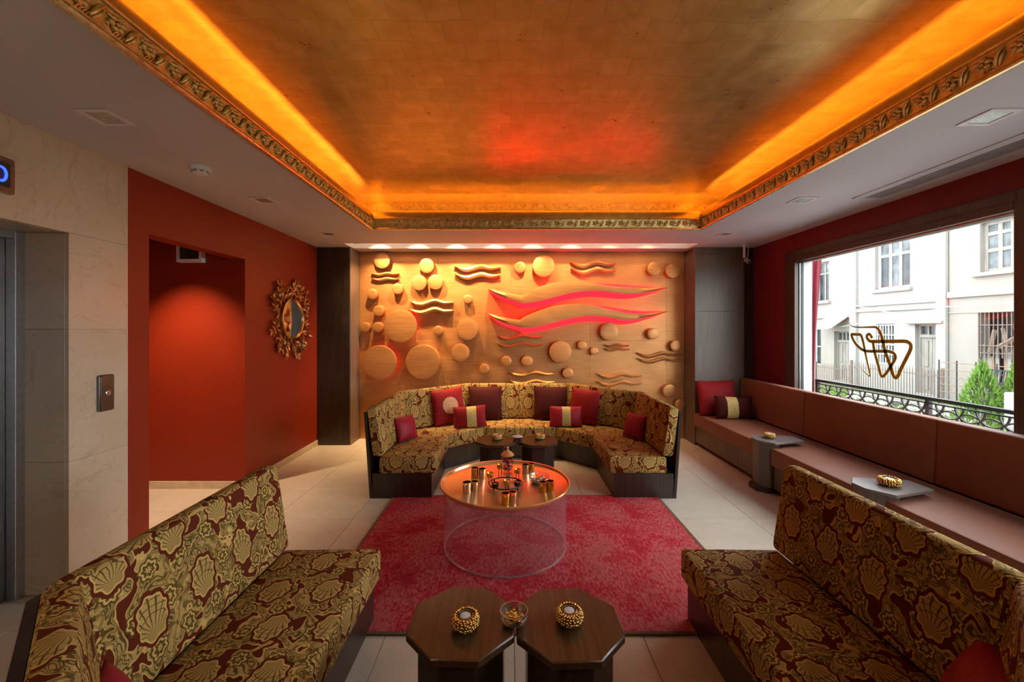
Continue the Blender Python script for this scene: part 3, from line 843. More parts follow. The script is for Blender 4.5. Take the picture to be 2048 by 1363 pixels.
# ================================================================== PILLOWS
def pillow_me(w, h, t, mat, name, band=None, n=14, sel=None, off=0.0):
    """pillow standing in the local XZ plane, front towards -Y"""
    m = MB(); idx = {}
    def P_(u, v, s):
        pin = 1-0.055*(1-abs(v)**2) if True else 1
        x = w/2*u*(1-0.05*(1-v*v)*abs(u)); z = h/2+h/2*v*(1-0.05*(1-u*u)*abs(v))
        pro = (max(0, (1-abs(u)**2.4))*max(0, (1-abs(v)**2.4)))**0.55
        y = -s*(t/2*pro+off)
        return (x, y, z)
    us = [-1+2*i/n for i in range(n+1)]
    if band: us = [band[0]+(band[1]-band[0])*i/5 for i in range(6)]
    vs = [-1+2*i/n for i in range(n+1)]
    if band: vs = [v*0.985 for v in vs]
    for s in ((1,) if band else (1, -1)):
        b = len(m.v)
        for v in vs:
            for u in us: m.v.append(P_(u, v, s))
        k = len(us)
        for j in range(len(vs)-1):
            for i in range(k-1):
                m.f.append((b+j*k+i, b+j*k+i+1, b+(j+1)*k+i+1, b+(j+1)*k+i))
    me = bpy.data.meshes.new(name); me.from_pydata(m.v, [], m.f)
    bm = bmesh.new(); bm.from_mesh(me)
    if not band: bmesh.ops.remove_doubles(bm, verts=bm.verts, dist=1e-5)
    bmesh.ops.recalc_face_normals(bm, faces=bm.faces)
    bm.to_mesh(me); bm.free(); me.shade_smooth(); uv_box(me); me.materials.append(mat)
    return me
def pillow(label, loc, w, h, t, mat, yaw=0, lean=0, roll=0, band=None, motif=False, bandmat=None, group=None):
    o = link('throw_pillow', pillow_me(w, h, t, mat, 'throw_pillow'))
    o.location = loc; o.rotation_mode = 'XYZ'
    Mx = Matrix.Rotation(R(yaw), 3, 'Z') @ Matrix.Rotation(R(-lean), 3, 'X') @ Matrix.Rotation(R(roll), 3, 'Y')
    o.rotation_euler = Mx.to_euler()
    o['label'] = label; o['category'] = 'pillow'; o['group'] = group or 'throw pillows'
    if band:
        b = link('gold_band', pillow_me(w, h, t, bandmat or M['goldcloth'], 'gold_band', band, 14, None, 0.0025), o)
        b['label'] = 'gold woven band round the pillow'
    if motif:
        m = MB(); c0 = (0.0, h*0.52); rad = w*0.23; rings = 6; seg = 28
        def sy(x, z):
            u = x/(w/2); v = (z-h/2)/(h/2)
            return -(t/2*((max(0,1-abs(u)**2.4))*(max(0,1-abs(v)**2.4)))**0.55+0.003)
        m.v.append((c0[0], sy(*c0), c0[1]))
        for i in range(1, rings+1):
            for k in range(seg):
                x = c0[0]+rad*i/rings*math.cos(2*PI*k/seg); z = c0[1]+rad*i/rings*math.sin(2*PI*k/seg)
                m.v.append((x, sy(x, z), z))
        for k in range(seg): m.f.append((0, 1+(k+1) % seg, 1+k))
        for i in range(rings-1):
            for k in range(seg):
                a = 1+i*seg+k; b = 1+i*seg+(k+1) % seg; m.f.append((a, b, b+seg, a+seg))
        part('round_motif', m, M['pinkgold'], o, 0, 60, world=False, label='round rose gold embroidered motif')
    return o
G = 'pillows on the curved sofa'
ZS = 0.372
# back sofa; rear face of seat (back cushion foot) lies at Y = 5.38 - 0.118 on the straight part
pillow('large red pillow with round rose gold motif, left on curved sofa', (-0.695, 4.925, ZS), 0.43, 0.43, 0.12, M['velvet_red'], 34, 12, -4, motif=True, group=G)
pillow('large dark burgundy pillow behind gold banded pillow, left of sofa centre', (-0.31, 5.16, ZS), 0.43, 0.42, 0.13, M['velvet_dark'], 3, 15, 0, group=G)
pillow('small red gold banded pillow leaning on the motif pillow', (-0.455, 4.765, ZS-0.004), 0.38, 0.25, 0.11, M['velvet_red'], 4, 16, -4, band=(-0.16, 0.42), group=G)
pillow('large dark burgundy pillow right of the sofa centre seam', (0.505, 5.16, ZS), 0.43, 0.42, 0.13, M['velvet_dark'], -2, 15, 1, group=G)
pillow('large bright red pillow at right end of the curved sofa back', (0.855, 4.955, ZS), 0.38, 0.42, 0.12, M['velvet_red'], -34, 12, 3, group=G)
pillow('small crimson silk pillow with gold band, right of sofa centre', (0.645, 4.80, ZS-0.002), 0.38, 0.24, 0.11, M['velvet_pink'], -4, 16, 0, band=(-0.22, 0.30), group=G)
pillow('small red pillow against left arm of the curved sofa', (-1.03, 4.22, ZS), 0.27, 0.25, 0.10, M['velvet_pink'], 58, 18, 0, group=G)
pillow('small red pillow against right arm of the curved sofa', (1.265, 4.30, ZS), 0.28, 0.26, 0.10, M['velvet_pink'], -60, 18, 0, group=G)
pillow('crimson pillow in the lower left corner on foreground sofa', (-1.000, 1.10, ZS), 0.30, 0.21, 0.10, M['velvet_pink'], 125, 22, 0, group='pillows on the foreground sofa')
pillow('dark crimson pillow in the lower right corner on foreground sofa', (1.200, 1.12, ZS), 0.42, 0.27, 0.12, M['velvet_pink'], -128, 26, -6, group='pillows on the foreground sofa')
pillow('large burgundy pillow at the far end of the window bench', (2.62, 5.18, 0.424), 0.50, 0.44, 0.14, M['velvet_red'], 0, 14, -2, group='pillows on the window bench')
pillow('small burgundy pillow with gold band at end of window bench', (2.70, 4.98, 0.422), 0.46, 0.27, 0.12, M['velvet_dark'], 0, 12, 1, band=(-0.45, 0.12), group='pillows on the window bench')

# ================================================================== RUG
RX0, RX1, RY0, RY1 = -1.045, 1.325, 2.03, 3.735
rug = thing('rug', 'worn crimson rug with thin brown binding under the round tray table', 'rug', ((RX0+RX1)/2, (RY0+RY1)/2, 0))
q = MB()
nx, ny = 40, 30
for j in range(ny+1):
    for i in range(nx+1):
        x = RX0+0.018+(RX1-RX0-0.036)*i/nx; y = RY0+0.018+(RY1-RY0-0.036)*j/ny
        q.v.append((x, y, 0.010+0.0012*math.sin(x*9+y*4)*math.sin(y*7)))
for j in range(ny):
    for i in range(nx):
        a = j*(nx+1)+i; q.f.append((a, a+1, a+nx+2, a+nx+1))
part('pile', q, M['rug'], rug)
part('binding', MB().box(RX0, RX1, RY0, RY0+0.02, 0.0005, 0.0105).box(RX0, RX1, RY1-0.02, RY1, 0.0005, 0.0105)
     .box(RX0, RX0+0.02, RY0+0.02, RY1-0.02, 0.0005, 0.0105).box(RX1-0.02, RX1, RY0+0.02, RY1-0.02, 0.0005, 0.0105), M['rugedge'], rug)
part('backing', MB().box(RX0+0.005, RX1-0.005, RY0+0.005, RY1-0.005, 0.0003, 0.006), M['rugedge'], rug)

# ================================================================== TRAY TABLE
TX, TY, TZ = -0.033, 2.905, 0.425
tt = thing('tray_table', 'round copper tray table on a clear acrylic drum base', 'table', (TX, TY, 0.011))
part('acrylic_base', MB().lathe_closed([(0.424, 0.0125), (0.424, 0.418), (0.414, 0.418), (0.414, 0.0125)], 72, (TX, TY, 0)), M['acrylic'], tt, 0, 40)
pr = [(0.0, TZ-0.004), (0.405, TZ-0.004), (0.432, TZ+0.004), (0.440, TZ+0.020), (0.447, TZ+0.021), (0.451, TZ+0.017), (0.450, TZ+0.008), (0.437, TZ-0.008), (0.41, TZ-0.010), (0.0, TZ-0.010)]
pr = [(max(r, 0.001), z) for r, z in pr]
part('tray', MB().lathe(pr, 96, (TX, TY, 0)), M['tray'], tt, 0, 40)
part('base_rim', MB().lathe_closed([(0.4265, 0.0120), (0.4265, 0.0175), (0.412, 0.0175), (0.412, 0.0120)], 72, (TX, TY, 0)), M['acrylic_edge'], tt, 0, 40)
# votive glasses
def votive(label, x, yb, kind, s=1.0):
    Y = 830*1.079/(yb-658); X = (x-1020)/830*Y; z = TZ-0.0035
    t = thing('votive_glass', label, 'votive', (X, Y, z), 0, 'votive glasses on the copper tray')
    r = 0.0265*s; h = 0.066*s
    pr = [(r*0.90, 0.0), (r*0.96, 0.004), (r, h), (r*0.92, h), (r*0.86, 0.010), (0.001, 0.009)]
    part('glass', MB().lathe([(0.001, 0.0)]+pr, 20), M[kind], t, 0, 40, world=False)
    part('rim', MB().lathe_closed([(r+0.0008, h-0.004), (r+0.0008, h+0.001), (r-0.002, h+0.001), (r-0.002, h-0.004)], 20), M['brass'], t, 0, 40, world=False)
    part('candle', MB().lathe([(0.001, 0.010), (r*0.78, 0.010), (r*0.78, 0.030), (0.001, 0.030)], 14), M['wax'], t, 0, 40, world=False)
votive('silvered votive glass, left one of the pair at the tray left', 934, 986, 'silverv', 1.12)
votive('silvered votive glass, right one of the pair at the tray left', 949.5, 982, 'silverv', 1.0)
votive('gilded votive glass at tray back left, left of silvered one', 950, 953, 'goldv')
votive('silvered votive glass at tray back left, right of gilded one', 964.5, 955, 'silverv')
votive('gilded votive glass at tray right below crystal bowl, left of pair', 1086, 983, 'goldv', 1.02)
votive('gilded votive glass at tray right below crystal bowl, right of pair', 1100, 981, 'goldv', 1.0)
votive('gilded votive glass at the front edge of the tray', 1011, 1007, 'goldv')
votive('silvered votive glass at the front edge of the tray', 1025, 1004, 'silverv')
votive('silvered votive glass at tray back right beside crystal bowl', 1051, 946, 'silverv', 1.0)
votive('gilded votive glass at tray back right behind crystal bowl', 1063, 942, 'goldv', 0.9)
# lidded jar
jx, jy = (1015-1020)/830*3.13, 3.13
jar = thing('apothecary_jar', 'tall glass jar of crimson potpourri with copper lid on tray', 'jar', (jx, jy, TZ-0.0035))
part('glass_body', MB().lathe([(0.001,0),(0.040,0.001),(0.046,0.010),(0.048,0.05),(0.047,0.110),(0.042,0.122),(0.044,0.130),(0.041,0.130),(0.039,0.122),(0.0445,0.108),(0.0455,0.05),(0.042,0.008),(0.001,0.006)], 28), M['jarglass'], jar, 0, 50, world=False)
f = MB()
for k in range(60):
    a = random.random()*2*PI; r = 0.036*math.sqrt(random.random()); z = 0.016+0.085*random.random()
    f.ball((r*math.cos(a), r*math.sin(a), z), 0.0085, (1, 0.8, 0.7), 6, 4)
part('potpourri', f, M['potp'], jar, 0, 60, world=False, stuff=True)
part('lid', MB().lathe([(0.001,0.129),(0.050,0.129),(0.052,0.134),(0.046,0.142),(0.028,0.156),(0.012,0.166),(0.006,0.172),(0.006,0.176),(0.010,0.181),(0.010,0.188),(0.005,0.193),(0.001,0.194)], 28), M['tray'], jar, 0, 50, world=False)
# iron candle stand
cx_, cy_ = -0.030, 2.865
cs = thing('candle_stand', 'black iron ring candle stand with raised brass cups on tray', 'candle holder', (cx_, cy_, TZ-0.003))
part('ring', MB().tube([(0.115*math.cos(2*PI*k/32), 0.115*math.sin(2*PI*k/32), 0.016) for k in range(32)], 0.0045, 6, True), M['iron'], cs, world=False)
for k in range(4):
    a = PI/4+k*PI/2
    part('foot', MB().lathe([(0.001,0),(0.006,0),(0.0045,0.016),(0.001,0.017)], 8, (0.115*math.cos(a), 0.115*math.sin(a), 0)), M['iron'], cs, world=False)
for (a, h) in ((185, 0.062), (112, 0.085), (40, 0.062), (275, 0.048), (225, 0.014), (325, 0.020)):
    rr = 0.108 if h > 0.03 else 0.098
    x, y = rr*math.cos(R(a)), rr*math.sin(R(a))
    if h > 0.03:
        part('stem', MB().tube([(x-0.010, y, 0.016), (x-0.008, y, h)], 0.0025, 5).tube([(x+0.010, y, 0.016), (x+0.008, y, h)], 0.0025, 5), M['iron'], cs, world=False)
    else:
        part('stem', MB().tube([(x, y, 0.008), (x, y, h)], 0.006, 5), M['iron'], cs, world=False)
    cup = part('cup', MB().lathe([(0.001,h),(0.020,h),(0.0225,h+0.004),(0.0225,h+0.030),(0.0205,h+0.030),(0.020,h+0.008),(0.001,h+0.006)], 18, (x, y, 0)), M['goldv'] if h > 0.03 else M['iron'], cs, 0, 40, world=False)
    part('tealight', MB().lathe([(0.001,h+0.007),(0.019,h+0.007),(0.019,h+0.024),(0.001,h+0.025)], 16, (x, y, 0)), M['brass'], cup, 0, 40, world=False)
# crystal bowl on tray
def cut_bowl(name, label, loc, r, h, contents=None):
    t = thing(name, label, 'bowl', loc)
    seg = 32; rings = []
    pr = [(0.001, 0.0), (r*0.55, 0.0), (r*0.60, h*0.06), (r*0.85, h*0.28), (r*0.99, h*0.62), (r*0.94, h*0.80), (r, h), (r*0.95, h), (r*0.88, h*0.78), (r*0.92, h*0.60), (r*0.78, h*0.32), (r*0.5, h*0.14), (0.001, h*0.12)]
    for i, (a, z) in enumerate(pr):
        rings.append([(a*(1+0.03*(k % 2)*(1 if 2 < i < 6 else 0))*math.cos(2*PI*k/seg), a*(1+0.03*(k % 2)*(1 if 2 < i < 6 else 0))*math.sin(2*PI*k/seg), z) for k in range(seg)])
    part('glass', MB().loft(rings), M['cutglass'], t, 0, 20, world=False)
    part('rim', MB().lathe_closed([(r*1.005, h), (r*1.005, h+0.002), (r*0.95, h+0.002), (r*0.95, h)], 32), M['steel'], t, 0, 40, world=False)
    part('base_ring', MB().lathe([(0.001, 0.0003), (r*0.57, 0.0003), (r*0.80, h*0.20), (r*0.86, h*0.30), (r*0.83, h*0.30), (r*0.5, h*0.10), (0.001, h*0.08)], 32), M['steel'], t, 0, 40, world=False)
    if contents:
        f = MB()
        for k in range(46):
            a = random.random()*2*PI; q_ = r*0.62*math.sqrt(random.random())
            f.ball((q_*math.cos(a), q_*math.sin(a), h*(0.30+0.32*random.random())), r*0.15, (1, 0.7, 0.55), 6, 4)
        part('sweets', f, M[contents], t, 0, 60, world=False, stuff=True)
    return t
Yb = 830*1.079/(967-658)
cut_bowl('crystal_bowl', 'wide cut crystal bowl on the right of the copper tray', ((1079-1020)/830*Yb, Yb+0.02, TZ-0.003), 0.072, 0.05, 'steel')

# ================================================================== OCTAGONAL SIDE TABLES
def octa(w, rot=0):
    r = w/2/math.cos(PI/8)
    return [(r*math.cos(PI/8+k*PI/4+rot), r*math.sin(PI/8+k*PI/4+rot)) for k in range(8)]
HT = 0.46
def octable(label, x, y, rz):
    t = thing('octagonal_table', label, 'table', (x, y, 0), rz, 'octagonal side tables')
    part('table_top', MB().prism(octa(0.370), HT-0.028, HT), M['tabletop'], t, 0.004, 20, world=False)
    part('body', MB().prism(octa(0.295), 0.03, HT-0.028), M['wenge'], t, 0.003, 20, world=False)
    part('plinth', MB().prism(octa(0.325), 0.0, 0.03), M['wenge'], t, 0.003, 20, world=False)
octable('dark octagonal side table in the foreground, left one of the pair', -0.170, 1.490, R(-1.5))
octable('dark octagonal side table in the foreground, right one of the pair', 0.206, 1.484, R(1.5))
octable('dark octagonal table left of centre in front of the curved sofa', -0.130, 3.905, 0)
octable('dark octagonal table right of centre in front of the curved sofa', 0.260, 3.905, 0)
def bench_table(label, y0):
    t = thing('bench_side_table', label, 'table', (2.40, y0, 0), 0, 'side tables let into the bench')
    P_ = [(-0.105, -0.05), (-0.105, 0.055), (-0.02, 0.155), (0.32, 0.095), (0.32, -0.075), (-0.01, -0.170)]
    part('table_top', MB().prism(P_, 0.452, 0.472), M['sheen_top'], t, 0.003, 20, world=False)
    B_ = [(-0.085, -0.05), (-0.085, 0.055), (-0.04, 0.115), (0.06, 0.120), (0.06, -0.120), (-0.03, -0.115)]
    part('body', MB().prism(B_, 0.05, 0.452), M['wenge_lit'], t, 0.003, 20, world=False)
    part('plinth', MB().prism([(-0.12 if a < -0.05 else a-0.015, b*1.12 if abs(b) < 0.11 else b) for a, b in B_], 0.0, 0.05), M['wenge'], t, 0.004, 20, world=False)
bench_table('dark pointed side table let into the bench, farther from camera', 3.905)
bench_table('dark pointed side table let into the bench, nearer to camera', 2.735)

# ================================================================== BEADED CANDLE HOLDERS
def bead_holder(label):
    t = thing('beaded_candle_holder', label, 'candle holder', (0, 0, 0), 0, 'gold beaded candle holders')
    f = MB(); rnd = random.Random(3)
    for i in range(6):
        e = R(-50+i*26); rad = 0.034+0.0115*math.cos(e); z = 0.026+0.019*math.sin(e)
        n_ = int(2*PI*rad/0.0105)
        for k in range(n_):
            a = 2*PI*(k+0.5*(i % 2))/n_+rnd.uniform(-0.06, 0.06)
            f.ball((rad*math.cos(a), rad*math.sin(a), z+rnd.uniform(-0.002, 0.002)), rnd.uniform(0.0044, 0.0058), (1, 1, 1), 6, 4)
    part('beads', f, M['brass'], t, 0, 60, world=False, stuff=True, label='gold beads wired round the holder')
    part('cup', MB().lathe([(0.001,0.0),(0.030,0.0),(0.038,0.012),(0.040,0.026),(0.034,0.042),(0.024,0.047),(0.022,0.040),(0.022,0.012),(0.001,0.010)], 20), M['brass_dark'], t, 0, 50, world=False)
    part('tealight', MB().lathe([(0.001,0.012),(0.0195,0.012),(0.0195,0.043),(0.017,0.044),(0.001,0.043)], 18), M['wax'], t, 0, 50, world=False)
    return t
b0 = bead_holder('gold beaded candle holder on foreground left octagonal table'); b0.location = (-0.155, 1.448, HT)
dup(b0, (0.211, 1.474, HT), 0.7, 'gold beaded candle holder on foreground right octagonal table')
dup(b0, (-0.123, 3.92, HT), 1.3, 'gold beaded candle holder on left octagonal table before the curved sofa')
dup(b0, (0.282, 3.94, HT), 2.1, 'gold beaded candle holder on right octagonal table before the curved sofa')
dup(b0, (2.452, 3.92, 0.472), 0.4, 'gold beaded candle holder on the farther bench side table')
k_ = dup(b0, (2.500, 2.735, 0.472), 1.9, 'gold beaded candle holder on the nearer bench side table'); k_.scale = (1.3, 1.3, 1.05)
cut_bowl('glass_ashtray', 'round clear glass dish of sweets between foreground octagonal tables', (0.014, 1.470, HT), 0.049, 0.045, 'goldv')
dsh = thing('white_dish', 'small white topped round dish between the two far octagonal tables', 'dish', (0.070, 3.92, HT))
part('bowl', MB().lathe([(0.001,0),(0.030,0.0),(0.046,0.018),(0.050,0.026),(0.001,0.024)], 24), M['steel_dark'], dsh, 0, 50, world=False)
part('lid', MB().lathe([(0.001,0.025),(0.050,0.0262),(0.051,0.030),(0.040,0.034),(0.001,0.035)], 24), M['plastic'], dsh, 0, 50, world=False)

# ================================================================== FIXTURES
def downlight(label, x, y, lit=False):
    t = thing('recessed_downlight', label, 'downlight', (x, y, ZC-0.006), 0, 'square recessed ceiling downlights')
    s = 0.082
    part('frame', MB().prism([(-s,-s),(s,-s),(s,s),(-s,s)], 0.0, 0.0055) if False else MB().box(-s,s,-s,-s+0.026,0,0.0055).box(-s,s,s-0.026,s,0,0.0055).box(-s,-s+0.026,-s+0.026,s-0.026,0,0.0055).box(s-0.026,s,-s+0.026,s-0.026,0,0.0055), M['plastic'], t, 0.001, 20, world=False)
    part('lamp_glass', MB().box(-s+0.024, s-0.024, -s+0.024, s-0.024, 0.0030, 0.0052), M['reflector'], t, 0, 20, world=False)
for nm, x in (('left', -2.022), ('right', 2.397)):
    for pos, y in (('nearest', 2.075), ('middle', 3.405), ('farthest', 4.61)):
        downlight('square recessed downlight in %s lower ceiling, %s of three in that row' % (nm, pos), x, y)
for k, (x, y) in enumerate(ADDED_LAMPS):  # bodies of the added downlights, out of view
    downlight('added square recessed downlight behind the camera, %s ceiling strip, %s row' % (('left', 'middle', 'right')[k], ('first', 'last', 'first')[k]), x, y)
# linear grille
g = thing('air_grille', 'long slotted grey air grille in the lower ceiling above the window', 'vent', (2.915, 1.3, ZC-0.008))
gy0, gy1 = -0.6, 3.36
part('frame', MB().box(2.77, 3.06, gy1-0.03, gy1, ZC-0.008, ZC-0.0005).box(2.77, 3.06, gy0, gy0+0.03, ZC-0.008, ZC-0.0005)
     .box(2.77, 2.845, gy0, gy1, ZC-0.006, ZC-0.0005).box(2.985, 3.06, gy0, gy1, ZC-0.006, ZC-0.0005), M['soffit'], g, 0.001)
part('backing', MB().box(2.84, 2.99, gy0+0.02, gy1-0.02, ZC-0.0015, ZC-0.0005), M['plastic_grey'], g)
for k in range(9):
    x = 2.852+k*0.0158
    part('slat', MB().box(x, x+0.007, gy0+0.03, gy1-0.03, ZC-0.007, ZC-0.001), M['vent'], g)
# smoke detector
sd = thing('smoke_detector', 'white smoke detector on the left lower ceiling', 'detector', (-2.03, 2.72, ZC-0.05))
sd_ = lambda p: [(r, -z) for r, z in p]
part('base', MB().lathe([(0.001,0.05),(0.062,0.05),(0.062,0.030),(0.056,0.026),(0.001,0.026)], 28), M['plastic'], sd, 0, 40, world=False)
part('sensor_head', MB().lathe([(0.001,0.027),(0.044,0.027),(0.046,0.014),(0.036,0.004),(0.001,0.001)], 28), M['plastic'], sd, 0, 40, world=False)
for k in range(8):
    a = k*PI/4
    m = MB().box(-0.010, 0.010, 0.0435, 0.0475, 0.012, 0.024); m.xform(Matrix.Rotation(a, 4, 'Z'))
    part('slot', m, M['plastic_grey'], sd, 0, 20, world=False)
# security camera
cc = thing('security_camera', 'white security camera on a bracket by the right pier top', 'camera', (2.945, 5.20, 2.30))
part('bracket', MB().lathe([(0.001,ZC-0.001),(0.030,ZC-0.001),(0.030,ZC-0.014),(0.014,ZC-0.018),(0.014,2.395),(0.001,2.395)], 16, (2.935, 5.20, 0)), M['plastic'], cc)
part('cable', MB().tube([(2.955,5.20,2.36),(2.985,5.21,2.42),(3.00,5.22,2.50),(2.985,5.22,2.558)], 0.004, 6), M['plastic'], cc)
h_ = part('housing', MB().lathe([(0.001,0),(0.024,0.0),(0.027,0.008),(0.027,0.07),(0.022,0.085),(0.001,0.086)], 18).xform(Matrix.Translation((2.935,5.17,2.365)) @ Matrix.Rotation(R(118),4,'X')), M['plastic_grey'], cc, 0, 40)
part('lens', MB().lathe([(0.001,0.084),(0.014,0.084),(0.014,0.092),(0.001,0.093)], 16).xform(Matrix.Translation((2.935,5.17,2.365)) @ Matrix.Rotation(R(118),4,'X')), M['black'], h_)
# corridor lamp box
lb = thing('corridor_lamp', 'white framed square lamp box on the corridor wall', 'lamp', (-2.985, OY1, 2.12))
lx0, lx1, lz0, lz1 = -3.105, -2.872, 2.125, 2.36
part('frame', MB().box(lx0, lx1, 3.86, OY1, lz0, lz0+0.028).box(lx0, lx1, 3.86, OY1, lz1-0.02, lz1).box(lx0, lx0+0.014, 3.86, OY1, lz0+0.028, lz1-0.02).box(lx1-0.024, lx1, 3.86, OY1, lz0+0.028, lz1-0.02), M['plastic'], lb, 0.001)
part('lamp_glass', MB().box(lx0+0.014, lx1-0.024, 3.885, OY1-0.005, lz0+0.028, lz1-0.02), M['darkglass'], lb)
# lift call panel and floor indicator
cp = thing('lift_call_panel', 'brushed steel lift call button panel on the marble wall', 'button panel', (XL+0.012, 2.545, 1.0))
part('plate', MB().prism(rounded([(2.497,1.000),(2.592,1.000),(2.592,1.222),(2.497,1.222)], 0.012), XL+0.0122, XL+0.030, 'x'), M['steel_dark'], cp, 0.003, 30)
part('face', MB().prism(rounded([(2.503,1.006),(2.586,1.006),(2.586,1.216),(2.503,1.216)], 0.010), XL+0.030, XL+0.034, 'x'), M['steel_dark'], cp, 0.001, 30)
bt = part('button', MB().lathe([(0.001,0),(0.017,0),(0.017,0.004),(0.013,0.006),(0.012,0.004),(0.001,0.004)], 24).xform(Matrix.Translation((XL+0.034,2.545,1.110)) @ Matrix.Rotation(R(90),4,'Y')), M['steel'], cp, 0, 40)
fi = thing('floor_indicator', 'steel lift floor indicator with blue digit at the left edge', 'display', (XL+0.012, 2.0, 2.165))
part('plate', MB().prism(rounded([(1.86,2.165),(2.068,2.165),(2.068,2.340),(1.86,2.340)], 0.014), XL+0.0122, XL+0.036, 'x'), M['steel_dark'], fi, 0.004, 30)
part('display', MB().prism(rounded([(1.90,2.195),(2.045,2.195),(2.045,2.312),(1.90,2.312)], 0.008), XL+0.036, XL+0.0385, 'x'), M['black'], fi, 0, 30)
part('digit', MB().tube([(XL+0.0395, 2.005+0.022*math.cos(2*PI*k/24), 2.253+0.034*math.sin(2*PI*k/24)) for k in range(24)], 0.006, 6, True), M['blue'], fi)

# ================================================================== SUNBURST LEAF MIRROR
mx, my, mz = XL+0.02, 4.69, 1.615
mi = thing('leaf_mirror', 'round wall mirror framed by gilded leafy branches on the red wall', 'mirror', (XL, my, mz))
Rm = Matrix.Translation((mx, my, mz)) @ Matrix.Rotation(R(90), 4, 'Y')
part('mirror_glass', MB().lathe([(0.001,0.0),(0.215,0.0),(0.215,0.028),(0.001,0.030)], 48).xform(Rm), M['mirror'], mi, 0, 30)
part('rim', MB().lathe_closed([(0.212,-0.004),(0.212,0.038),(0.222,0.044),(0.234,0.038),(0.236,-0.004)], 48).xform(Rm), M['brass'], mi, 0, 40)
leaf = MB(); L_, W_ = 0.072, 0.030
for k, (u, w_) in enumerate([(0, 0.05), (0.25, 0.8), (0.5, 1.0), (0.75, 0.7), (1.0, 0.04)]):
    leaf.v += [(u*L_, -W_/2*w_, 0.004*math.sin(u*PI)), (u*L_, 0, 0.004*math.sin(u*PI)+0.004), (u*L_, W_/2*w_, 0.004*math.sin(u*PI)), (u*L_, 0, 0.004*math.sin(u*PI)-0.003)]
for k in range(4):
    for j in range(4):
        a = k*4+j; b = k*4+(j+1) % 4; leaf.f.append((a, b, b+4, a+4))
leaf.f += [(3, 2, 1, 0), (16, 17, 18, 19)]
leaf_me = mk_mesh('leaf', leaf, M['brass_dark'], 0, 40)
rnd = random.Random(11)
for k in range(18):
    a0 = 2*PI*k/18+rnd.uniform(-0.06, 0.06); bend = rnd.choice((-1, 1))*rnd.uniform(0.18, 0.38); Lb = rnd.uniform(0.15, 0.205)
    pts = []
    for j in range(6):
        s = j/5; rr = 0.232+Lb*s; a = a0+bend*s*s
        pts.append(Vector((rr*math.cos(a), rr*math.sin(a), 0.012+0.010*math.sin(PI*s))))
    br = part('branch', MB().tube([Rm @ p for p in pts], [0.005,0.0048,0.0044,0.004,0.0034,0.002], 5), M['brass_dark'], mi, 0, 60)
    for j in range(1, 6):
        d = (pts[j]-pts[j-1]); base = math.atan2(d.y, d.x)
        for sgn in ((1, -1) if j < 5 else (1, -1, 0)):
            Lm = Rm @ Matrix.Translation(pts[j]) @ Matrix.Rotation(base+sgn*rnd.uniform(0.6, 1.0), 4, 'Z') @ Matrix.Rotation(rnd.uniform(-0.5, 0.1), 4, 'Y') @ Matrix.Rotation(rnd.uniform(-0.5, 0.5), 4, 'X')
            o = link('leaf', leaf_me, br); o.matrix_local = Matrix.Translation(-wl(br)) @ Lm

# ================================================================== WINDOW LETTERING
def lp(X, Y):
    """point of the lettering on the glass, from photo position"""
    x = 1690+X/9.735; y = 630+Y/9.735
    Xg = XR+0.037; Yd = Xg*830/(x-1020)
    return Vector((Xg, Yd, 1.5-(y-658)/830*Yd))
logo = thing('window_monogram', 'gold flowing monogram lettering on the window glass', 'lettering', (XR+0.037, 3.5, 1.09))
def stroke(pts, wd, n=6):
    P_ = interp(pts, n); k = len(P_); C_ = [lp(*p) for p in P_]; rings = []
    for i in range(k):
        a = C_[max(0, i-1)]; b = C_[min(k-1, i+1)]; t = (b-a); t.x = 0; t.normalize()
        nn = Vector((0, -t.z, t.y)); s = i/(k-1)
        w_ = wd[0]+(wd[1]-wd[0])*min(1, s*4) if s < 0.5 else wd[1]+(wd[2]-wd[1])*max(0, (s-0.75)*4)
        p = C_[i]
        rings.append([p+nn*w_, p+nn*w_+Vector((0.002, 0, 0)), p-nn*w_+Vector((0.002, 0, 0)), p-nn*w_])
    part('stroke', MB().loft(rings), M['logo'], logo, 0, 0)
W_ = 0.0150
stroke([(85,155),(110,195),(190,228),(330,235),(480,232),(590,232),(650,275),(690,350),(720,450),(750,570),(775,690),(815,800),(860,920),(905,1060),(940,1170),(985,1215),(1030,1180),(1090,1040),(1170,880),(1250,720),(1280,640),(1275,570),(1220,520),(1130,505),(950,508),(750,510),(600,510),(490,505),(440,460),(425,410),(445,375),(480,370),(510,410),(525,450)], (0.002, W_, W_*0.8))
stroke([(305,1005),(350,1070),(420,1140),(485,1185),(480,1110),(440,940),(400,760),(370,600),(340,470),(315,400),(285,375),(210,375),(130,372),(140,430),(190,530),(280,630),(370,685),(470,700),(600,700),(760,700),(860,705),(940,735),(980,790),(970,860),(910,960),(850,1060),(790,1140),(740,1190),(695,1160),(660,1020),(610,850),(570,690),(545,530)], (0.002, W_*0.85, W_*0.85))

